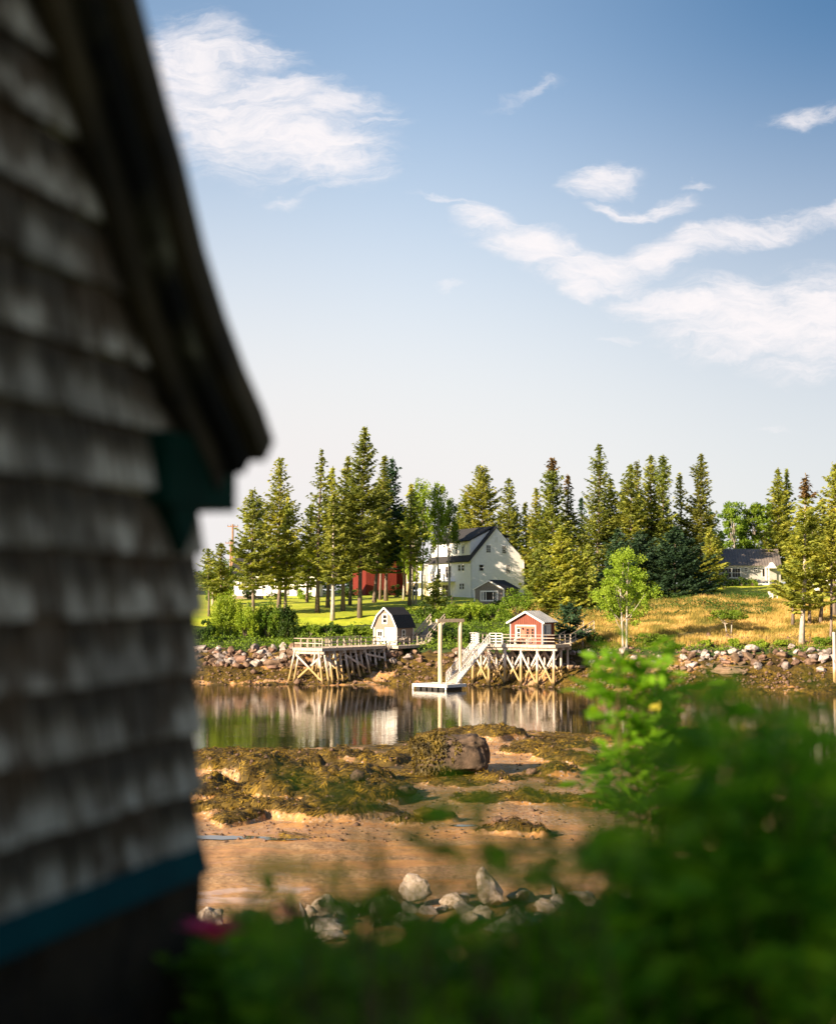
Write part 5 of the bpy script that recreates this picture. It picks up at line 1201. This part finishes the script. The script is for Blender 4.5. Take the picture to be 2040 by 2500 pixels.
def big_boulder():
    c = drop(1102, 1888); k = c.y / F_PX; W = 92 * k; H = 86 * k; root = empty('seaweed_boulder', c, 'large block-shaped boulder half draped in yellow seaweed at the water edge', 'boulder')
    bm = bmesh.new(); bmesh.ops.create_icosphere(bm, subdivisions=5, radius=1)
    for v in bm.verts:
        p = v.co.copy(); q = Vector([math.copysign(abs(x) ** .5, x) for x in p]); q.x *= W; q.y *= W * .75; q.z = q.z * H * .52 + H * .46
        q.z += .10 * H * (q.x / W); nn = mnoise.fractal(p * 1.6 + Vector((3, 1, 0)), 1, 2, 5); q += p * nn * .32; q.x -= .12 * W * max(0, q.z / H - .5); v.co = q
    me = bpy.data.meshes.new('rock'); bm.to_mesh(me); bm.free(); me.materials.append(WEEDROCK); me.polygons.foreach_set('use_smooth', [True] * len(me.polygons)); o = link('rock', me, root)
    co = np.array([v.co[:] for v in me.vertices]); nr = np.array([v.normal[:] for v in me.vertices]); rs = np.random.RandomState(2)
    sel = np.where((co[:, 0] < W * (.10 + .34 * fbm(co[:, 1], co[:, 2], 3, 2))) & (co[:, 2] > .02) | (co[:, 2] > H * .8) & (co[:, 0] < -.1))[0]; sel = rs.choice(sel, 9000)
    C = co[sel] + nr[sel] * rs.uniform(.01, .12, (9000, 1)) + rs.normal(0, .04, (9000, 3)); dn = np.array([0, 0, -1.])[None]; n = nr[sel]; A = norm(dn - n * (n @ dn.T) + rs.normal(0, .6, (9000, 3))) * rs.uniform(.05, .13, (9000, 1)); B = norm(np.cross(A, n + rs.normal(0, .3, (9000, 3)))) * .035
    V, Fq = quads(C + np.array(c[:]), A, B); mesh_np('seaweed', V, Fq, WEED_D, root)
big_boulder()

def strands():
    rs = np.random.RandomState(8)
    for (yr, n, ln, zone, lab) in (((46, 106), 105000, .15, 'near', 'olive and yellow rockweed draped over the near mounds of the beach'), ((134, 157), 56000, .20, 'far', 'dark olive rockweed over the stones of the far foreshore')):
        Y = rs.uniform(*yr, n); px = rs.uniform(440, 1700 if zone == 'near' else 2100, n); X = (px - 1020) / F_PX * Y; u = X / Y
        if zone == 'near': mk, _ = mound_mask(X, Y); patch = .5 + fbm(X * .22, Y * .12, 41, 4) * 1.1 - .42 + np.clip((Y - (np.interp(u, UC, YW) - 9)) / 14, 0, .35); k = ((mk > .25) | (patch > .47)) & (Y < np.interp(u, UC, YW) + 2.5)
        else: k = (Y > np.interp(u, UC, FARS[0]) - .5) & (Y < np.interp(u, UC, [q[0] for q in FARS[1]]) + .6) & (fbm(X * .25, Y * .4, 43, 4) > -.32)
        X, Y = X[k], Y[k]; n2 = len(X); e = .12; z = ground_z(X, Y); gx = (ground_z(X + e, Y) - z) / e; gy = (ground_z(X, Y + e) - z) / e
        a = rs.normal(0, .7, n2) + 2 * fbm(X * .6, Y * .6, 90, 2); d = norm(np.stack([-gx - .25 + 0 * X, -gy * .8 + .1 * np.sin(a), 0 * X], -1)); c, s = np.cos(a), np.sin(a)
        d = np.stack([d[:, 0] * c - d[:, 1] * s, d[:, 0] * s + d[:, 1] * c, 0 * X], -1); d[:, 2] = gx * d[:, 0] + gy * d[:, 1]; d = norm(d)
        up = norm(np.stack([-gx, -gy, 1 + 0 * X], -1)); A = (d + up * rs.normal(.06, .12, (n2, 1))) * ln * rs.uniform(.5, 1.3, (n2, 1)); B = norm(np.cross(up + rs.normal(0, .25, (n2, 3)), d)) * rs.uniform(.014, .034, (n2, 1))
        V, Fq = quads(np.stack([X, Y, z + .03 + .05 * rs.rand(n2)], -1), A, B); tag(mesh_np('seaweed', V, Fq, WEED), lab, 'seaweed', kind='stuff')
    # pebbles and small stones, too many to count
    for (yr, n, smax, pr, m, lab) in (((48, 100), 4200, .09, (440, 1650), ROCK_BR, 'small stones and shells scattered over the near sand'), ((137, 156), 5200, .26, (450, 2100), ROCK_BR, 'small stones scattered along the far foreshore')):
        Y = rs.uniform(*yr, n); px = rs.uniform(*pr, n); X = (px - 1020) / F_PX * Y; z = ground_z(X, Y); k = z > .02; X, Y, z = X[k], Y[k], z[k]; n = len(X); s = smax * rs.uniform(.25, 1, n) ** 2 * (1 + (rs.rand(n) < .05))
        T = np.array([(1, 0, 0), (.2, 1, .1), (-1, .1, 0), (-.1, -1, -.1), (.1, 0, .8), (0, .1, -.8)]); a = rs.uniform(0, 6.28, n); ca, sa = np.cos(a), np.sin(a)
        T = T[None] * rs.uniform(.7, 1.2, (n, 6, 1)) * s[:, None, None]; V = np.stack([T[..., 0] * ca[:, None] - T[..., 1] * sa[:, None] + X[:, None], T[..., 0] * sa[:, None] + T[..., 1] * ca[:, None] + Y[:, None], T[..., 2] + (z + s * .25)[:, None]], -1).reshape(-1, 3)
        f = np.array([(0, 1, 4), (1, 2, 4), (2, 3, 4), (3, 0, 4), (1, 0, 5), (2, 1, 5), (3, 2, 5), (0, 3, 5)]); Fq = (np.arange(n)[:, None, None] * 6 + f[None]).reshape(-1, 3)
        tag(mesh_np('gravel', V, Fq, m), lab, 'stones', kind='stuff')
strands()
def puddle(px, py, rx, ry, seed):
    p = drop(px, py); n = 48; V = [(p.x, p.y, 0)]; rs = np.random.RandomState(seed)
    for k in range(n): a = 6.283 * k / n; r = 1 + .45 * float(fbm(np.array([math.cos(a) * 2 + seed]), np.array([math.sin(a) * 2]), seed, 4)[0]); V.append((p.x + math.cos(a) * rx * r, p.y + math.sin(a) * ry * r, 0))
    V = np.array(V, float); V[:, 2] = np.median(ground_z(V[:, 0], V[:, 1])) + .03
    me_f = [(0, 1 + k, 1 + (k + 1) % n) for k in range(n)]; tag(mesh_np('water', V, me_f, PUD), kind='structure')
for a in ((545, 2048, 1.35, .42, 1), (690, 2052, .8, .2, 2), (1130, 2018, .5, .2, 7)): puddle(*a)

# ------------------------------------------------------------------ dark shingled building at the camera's side
CN = Vector((-.536, 3.448, 0)); AD = Vector((.294, .9558, 0)).normalized(); ND = Vector((AD.y, -AD.x, 0)); DIST = ND.dot(CN)
def W(px, py, off=0.):
    """point on the gable plane (moved off metres outward); returned as (s back from the corner, z)"""
    u, v = ray(px, py); Y = (off + DIST) / (ND.x * u + ND.y); p = Vector((u * Y, Y, 0)); return (-(p - CN).dot(AD), EYE + v * Y)
def near_building():
    g = 7.35; root = empty('shingled_building', Vector((CN.x, CN.y, g)), 'dark weathered shingled building close beside the camera with green eave and teal band', 'building')
    BF = Fr(Vector((CN.x, CN.y, 0)), (-AD)[:2], (-ND)[:2])      # a = s, d = into the building
    zb = W(480, 2062)[1]; SHZ = zb - .01
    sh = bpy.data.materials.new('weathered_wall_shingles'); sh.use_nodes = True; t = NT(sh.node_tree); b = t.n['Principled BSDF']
    tc = t.new('ShaderNodeNewGeometry'); v = tc.outputs['Position']
    n1 = t.noise(t.mapping(v, scale=(9, 9, 3.2)), 1.6, 5, .6); n2 = t.noise(v, 5, 4, .6); n3 = t.noise(t.mapping(v, scale=(40, 40, 3)), 1, 3)
    s3 = t.new('ShaderNodeSeparateXYZ'); t.l.new(v, s3.inputs[0])
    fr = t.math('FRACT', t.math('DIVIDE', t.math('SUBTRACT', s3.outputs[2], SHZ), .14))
    # bleached butts, brown tops; course shadow bands also painted in by this gradient
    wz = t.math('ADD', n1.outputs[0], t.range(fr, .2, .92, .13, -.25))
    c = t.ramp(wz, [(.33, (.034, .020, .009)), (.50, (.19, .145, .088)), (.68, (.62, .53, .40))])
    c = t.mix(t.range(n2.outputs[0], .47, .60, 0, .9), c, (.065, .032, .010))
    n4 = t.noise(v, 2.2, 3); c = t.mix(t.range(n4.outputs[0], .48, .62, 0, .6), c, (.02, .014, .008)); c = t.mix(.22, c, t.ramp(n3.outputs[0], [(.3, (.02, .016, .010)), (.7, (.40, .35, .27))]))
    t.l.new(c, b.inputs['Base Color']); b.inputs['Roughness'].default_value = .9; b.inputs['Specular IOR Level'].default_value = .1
    rakeb = mat('lichen_rake_board', (.006, .005, .003), (.04, .033, .014), 3.2, .95, c3=(.28, .25, .15), contrast=(.45, .66)); darkw = mat('dark_roof_wood', (.012, .009, .004), (.075, .052, .022), 4, .95)
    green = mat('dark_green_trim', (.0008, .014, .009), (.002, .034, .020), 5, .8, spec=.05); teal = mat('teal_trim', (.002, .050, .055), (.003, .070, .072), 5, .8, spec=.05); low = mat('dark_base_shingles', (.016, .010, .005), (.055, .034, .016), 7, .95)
    out = [(670, 1078), (644, 1000), (601, 902), (554, 775), (503, 611), (451, 390), (413, 258), (376, 117), (345, 0)]
    oc = [W(x, y, .14) for x, y in out]; s1, z1 = oc[-1]; s0, z0 = oc[-3]; sl = (z1 - z0) / (s1 - s0); pk = 2.9; oc.append((pk, z1 + sl * (pk - s1)))
    full = oc + [(2 * pk - s, z) for s, z in oc[::-1][1:]]
    def inset(c, h):
        r = []
        for i, (s, z) in enumerate(c):
            a, b_ = c[max(i - 1, 0)], c[min(i + 1, len(c) - 1)]; dx, dz = b_[0] - a[0], b_[1] - a[1]; L = math.hypot(dx, dz); nx, nz = dz / L, -dx / L; r.append((s + nx * h, z + nz * h))
        return r
    zb2 = zb - .062; ez = W(480, 1122)[1]
    def rz(s, c):  # height of a curve at s
        return float(np.interp(s, [q[0] for q in c], [q[1] for q in c]))
    in3 = inset(oc, .18)
    wall_top = [(0, rz(0, in3) + .03)] + [q for q in in3 if q[0] > 0.02] ; left = wall_top + [(2 * pk - s, z) for s, z in wall_top[::-1][1:]]
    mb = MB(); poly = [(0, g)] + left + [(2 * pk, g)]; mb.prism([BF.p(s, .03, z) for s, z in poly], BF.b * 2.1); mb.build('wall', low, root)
    rs = np.random.RandomState(4); mb = MB(); z = zb - .01; row = 0
    while z < left[len(wall_top) - 1][1]:
        s = -.012 + 0 * row; zt = z + .165
        while s < 2 * pk:
            w = rs.uniform(.07, .17); lim = rz(s + w / 2 if s < pk else 2 * pk - s - w / 2, in3) + .05
            if z < lim:
                bo = rs.uniform(-.008, .008); th = rs.uniform(.013, .022); zt2 = min(zt, max(lim, z + .03)); s2 = s + w - .009
                mb.hexa([BF.p(s, -th, z + bo), BF.p(s2, -th, z + bo), BF.p(s2, .028, z + bo), BF.p(s, .028, z + bo), BF.p(s, .010, zt2), BF.p(s2, .010, zt2), BF.p(s2, .028, zt2), BF.p(s, .028, zt2)])
            s += w
        z += .140; row += 1
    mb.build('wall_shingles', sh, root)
    # roof: outer slab and the boards under its edge
    def strip(c, h0, h1, o0, o1, name, m):
        a, b_ = inset(c, h0), inset(c, h1); mb = MB()
        for i in range(len(c) - 1): mb.prism([BF.p(a[i][0], o0, a[i][1]), BF.p(a[i + 1][0], o0, a[i + 1][1]), BF.p(b_[i + 1][0], o0, b_[i + 1][1]), BF.p(b_[i][0], o0, b_[i][1])], BF.b * (o1 - o0))
        return mb.build(name, m, root)
    far = [(2 * pk - s, z) for s, z in oc[::-1]]
    for c in (oc, far): strip(c, 0, .08, -.14, 2.3, 'roof', darkw); strip(c, .083, .128, -.10, -.02, 'rake_board', rakeb); strip(c, .131, .19, -.055, -.018, 'rake_board', darkw)
    mb = MB(); s = -.0; i = 0
    for i in range(60):   # shingle butts along the roof edge
        pass
    a = W(555, 1120, .02); b2 = W(385, 1228, .02); mb = MB(); mb.fbox(BF, a[0], b2[0], -.045, 2.1, b2[1], a[1] + .03); eb = mb.build('eave_box', green, root)
    p = [W(402, 1229, .02), W(478, 1229, .02), W(432, 1352, .02)]; mb = MB(); mb.prism([BF.p(p[0][0], -.04, b2[1] - .001), BF.p(p[1][0] + .01, -.04, b2[1] - .001), BF.p(p[2][0], -.04, p[2][1])], BF.b * .05); mb.build('bracket', green, root)
    mb = MB(); e = W(520, 2080, .05)[0]; mb.hexa([BF.p(e, -.045, zb2), BF.p(2 * pk, -.045, zb2), BF.p(2 * pk, .03, zb2), BF.p(e, .03, zb2), BF.p(e, -.028, zb), BF.p(2 * pk, -.028, zb), BF.p(2 * pk, .03, zb + .012), BF.p(e, .03, zb + .012)]); mb.build('water_table', teal, root)
    mb = MB(); z = g
    while z < zb2 - .02:
        s = -.022
        while s < 2 * pk: w = rs.uniform(.08, .16); mb.fbox(BF, s, s + w - .005, rs.uniform(-.024, -.012), .028, z, min(z + .13, zb2 - .003)); s += w
        z += .132
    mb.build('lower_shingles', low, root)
near_building()

# ------------------------------------------------------------------ rose bushes in front
LT = np.array([(-1, 0, 0), (-.45, .36, .10), (.25, .42, .12), (1, 0, 0), (.25, -.42, .12), (-.45, -.36, .10), (-.1, 0, -.02)])
LF = np.array([(0, 6, 1), (1, 6, 2), (2, 6, 3), (3, 6, 4), (4, 6, 5), (5, 6, 0)])
def leaves_mesh(C, D, N, S):
    n = len(C); D = norm(D); Bn = norm(np.cross(N, D)); N2 = np.cross(D, Bn)
    V = C[:, None] + (D[:, None] * LT[None, :, 0:1] + Bn[:, None] * LT[None, :, 1:2] + N2[:, None] * LT[None, :, 2:3]) * S[:, None, None]
    return V.reshape(-1, 3), (np.arange(n)[:, None, None] * 7 + LF[None]).reshape(-1, 3)
OUT = ([300, 480, 560, 640, 720, 900, 1060, 1240, 1330, 1420, 1500, 1560, 1620, 1660, 1740, 1900, 2040, 2300], [2290, 2250, 2225, 2225, 2275, 2285, 2275, 2270, 2255, 2240, 2090, 1910, 1740, 1690, 1665, 1690, 1670, 1700])
def rose(base_px, Y, Yr, pxr, n, seed, label, top=None, m=None, leaf=.034, sparse=False, tips=None, per=(9, 15), dy=620):
    rs = np.random.RandomState(seed); b = Vector(((base_px - 1020) / F_PX * Y, Y, 0)); b.z = gz(b.x, b.y); root = empty('rose_bush', b, label, 'bush'); mb = MB(); C = []; D = []; N = []; S = []
    for i in range(n):
        if tips: px, py, yy = tips[i % len(tips)]; px += rs.normal() * 8; py += abs(rs.normal()) * 8; yy += rs.normal() * .05
        else:
            px = rs.uniform(*pxr); o = np.interp(px, *OUT) if top is None else np.interp(px, *top); py = o + dy * rs.rand() ** 1.05 + abs(rs.normal()) * 6; yy = rs.uniform(*Yr)
        tip = P(px, py, yy); r0 = b + Vector((rs.normal() * .10, rs.normal() * .10, -.05)); mid = r0.lerp(tip, .6) + Vector((rs.normal() * .05, rs.normal() * .05, .12)); pts = [r0, r0.lerp(mid, .5) + Vector((0, 0, .05)), mid, mid.lerp(tip, .5) + Vector((0, 0, .03)), tip]
        mb.tube(pts, [.006, .005, .004, .003, .002], 4); k = rs.randint(*per)
        P5 = np.array([q[:] for q in pts])
        for j in range(k):
            t = 1 - (j / k) ** 1.1 * .62; q = np.array([np.interp(t, np.linspace(0, 1, 5), P5[:, a]) for a in range(3)]); ang = rs.uniform(0, 6.28); d = np.array([math.cos(ang), math.sin(ang), rs.uniform(-.1, .55)]); d /= np.linalg.norm(d); nn = norm((np.array([0, 0, 1.]) + rs.normal(0, .35, 3))[None])[0]; sd = np.cross(nn, d); ls = leaf * rs.uniform(.7, 1.2)
            for e, (f, g_) in enumerate(((.6, 1), (.6, -1), (1.15, 1), (1.15, -1), (1.7, 1), (1.7, -1), (2.5, 0))):
                if e < 2 and rs.rand() < .4: continue
                C.append(q + d * f * ls * 1.7 + sd * g_ * ls * 1.05); D.append(d * .5 + sd * g_ if g_ else d); N.append(nn + rs.normal(0, .3, 3)); S.append(ls * rs.uniform(.8, 1.15))
    mb.build('stem', CANE, root); V, Fq = leaves_mesh(np.array(C), np.array(D), np.array(N), np.array(S)); mesh_np('foliage', V, Fq, m or ROSE_LEAF, root, smooth=True); return root
r1 = rose(1900, 3.1, (2.5, 3.6), (1680, 2140), 60, 1, 'tall dark rose bush at the right edge of the picture')
r2 = rose(1640, 3.2, (2.6, 3.6), (1520, 1760), 32, 2, 'rose bush directly left of the tallest one, reaching over the water')
r3 = rose(1400, 2.9, (2.4, 3.3), (1290, 1560), 44, 3, 'rose bush with leaves over the small sunlit rocks')
r4 = rose(1110, 2.8, (2.3, 3.2), (960, 1320), 58, 4, 'dark rose bush in the middle below the tilted boulder')
r5 = rose(780, 2.9, (2.5, 3.4), (640, 1000), 56, 5, 'dark rose bush below the row of granite boulders')
r6 = rose(560, 3.6, (3.3, 4.1), (440, 720), 90, 6, 'lighter green rose bush with pink blooms beside the building corner', m=ROSE_LEAF_B)
r7 = rose(1560, 8.3, (8, 8.5), None, 26, 7, 'bright sunlit rose sprig standing highest in front of the far shore', m=ROSE_LEAF_B, tips=[(1500, 1615, 8.3), (1545, 1580, 8.35), (1590, 1590, 8.3), (1570, 1640, 8.4), (1500, 1660, 8.3), (1620, 1670, 8.4), (1590, 1720, 8.4), (1610, 1800, 8.4), (1560, 1630, 8.4)], per=(6, 9), leaf=.060)
r8 = rose(1050, 2.0, (1.7, 2.1), None, 15, 8, 'loose arching rose canes with blurred leaves over the sand', tips=[(760, 1935, 2.0), (850, 1960, 2.0), (930, 1975, 2.0), (1010, 1965, 2.05), (700, 2150, 1.9), (780, 2160, 1.9), (880, 2140, 1.95), (1090, 1990, 2.0), (1180, 1960, 2.1), (1280, 1940, 2.1), (960, 2090, 2.0)], per=(3, 5), leaf=.030)
r9 = rose(1330, 2.4, (2.1, 2.6), (1050, 1560), 15, 9, 'loose rose growth with half transparent blur over the beach stones', top=([900, 1100, 1300, 1500], [2020, 1985, 1930, 1900]), per=(3, 6), dy=330)
def flower(root, p, r, seed):
    rs = np.random.RandomState(seed); C = []; D = []; N = []; S = []; p = np.array(p[:])
    for k in range(11):
        a = 2.4 * k; lift = .25 + .06 * k; d = np.array([math.cos(a), math.sin(a), lift * .5]); C.append(p + d * r * .5 * (1 - .03 * k)); D.append(d); N.append(np.array([-math.cos(a) * .6, -math.sin(a) * .6, 1])); S.append(r * .62)
    V, Fq = leaves_mesh(np.array(C), np.array(D), np.array(N), np.array(S)); V[:, :] = V; mesh_np('flower', V, Fq, PETAL, root, smooth=True)
flower(r6, P(514, 2280, 3.12), .075, 1); flower(r6, P(706, 2232, 3.1), .045, 2); flower(r5, P(778, 2248, 2.8), .038, 3); flower(r5, P(955, 2266, 2.8), .020, 4)
flower(r6, P(530, 2294, 3.25), .030, 5)
q = P(1601, 1724, 8.2); V, Fq = leaves_mesh(np.array([q[:], (q.x + .01, q.y - .02, q.z + .01)]), np.array([(1, 0, .3), (.2, .2, 1)]), np.array([(-.6, -.75, .3), (-.7, -.6, .35)]), np.array([.045, .04])); mesh_np('yellow_leaf', V, Fq, YLEAF, r7)
veg_stuff('grass', 26000, (0, 2400), (9.5, 31), .02, .22, LEAF_M, 77, 'rough green growth on the bank between roses and boulders', 'grass', None, .05)
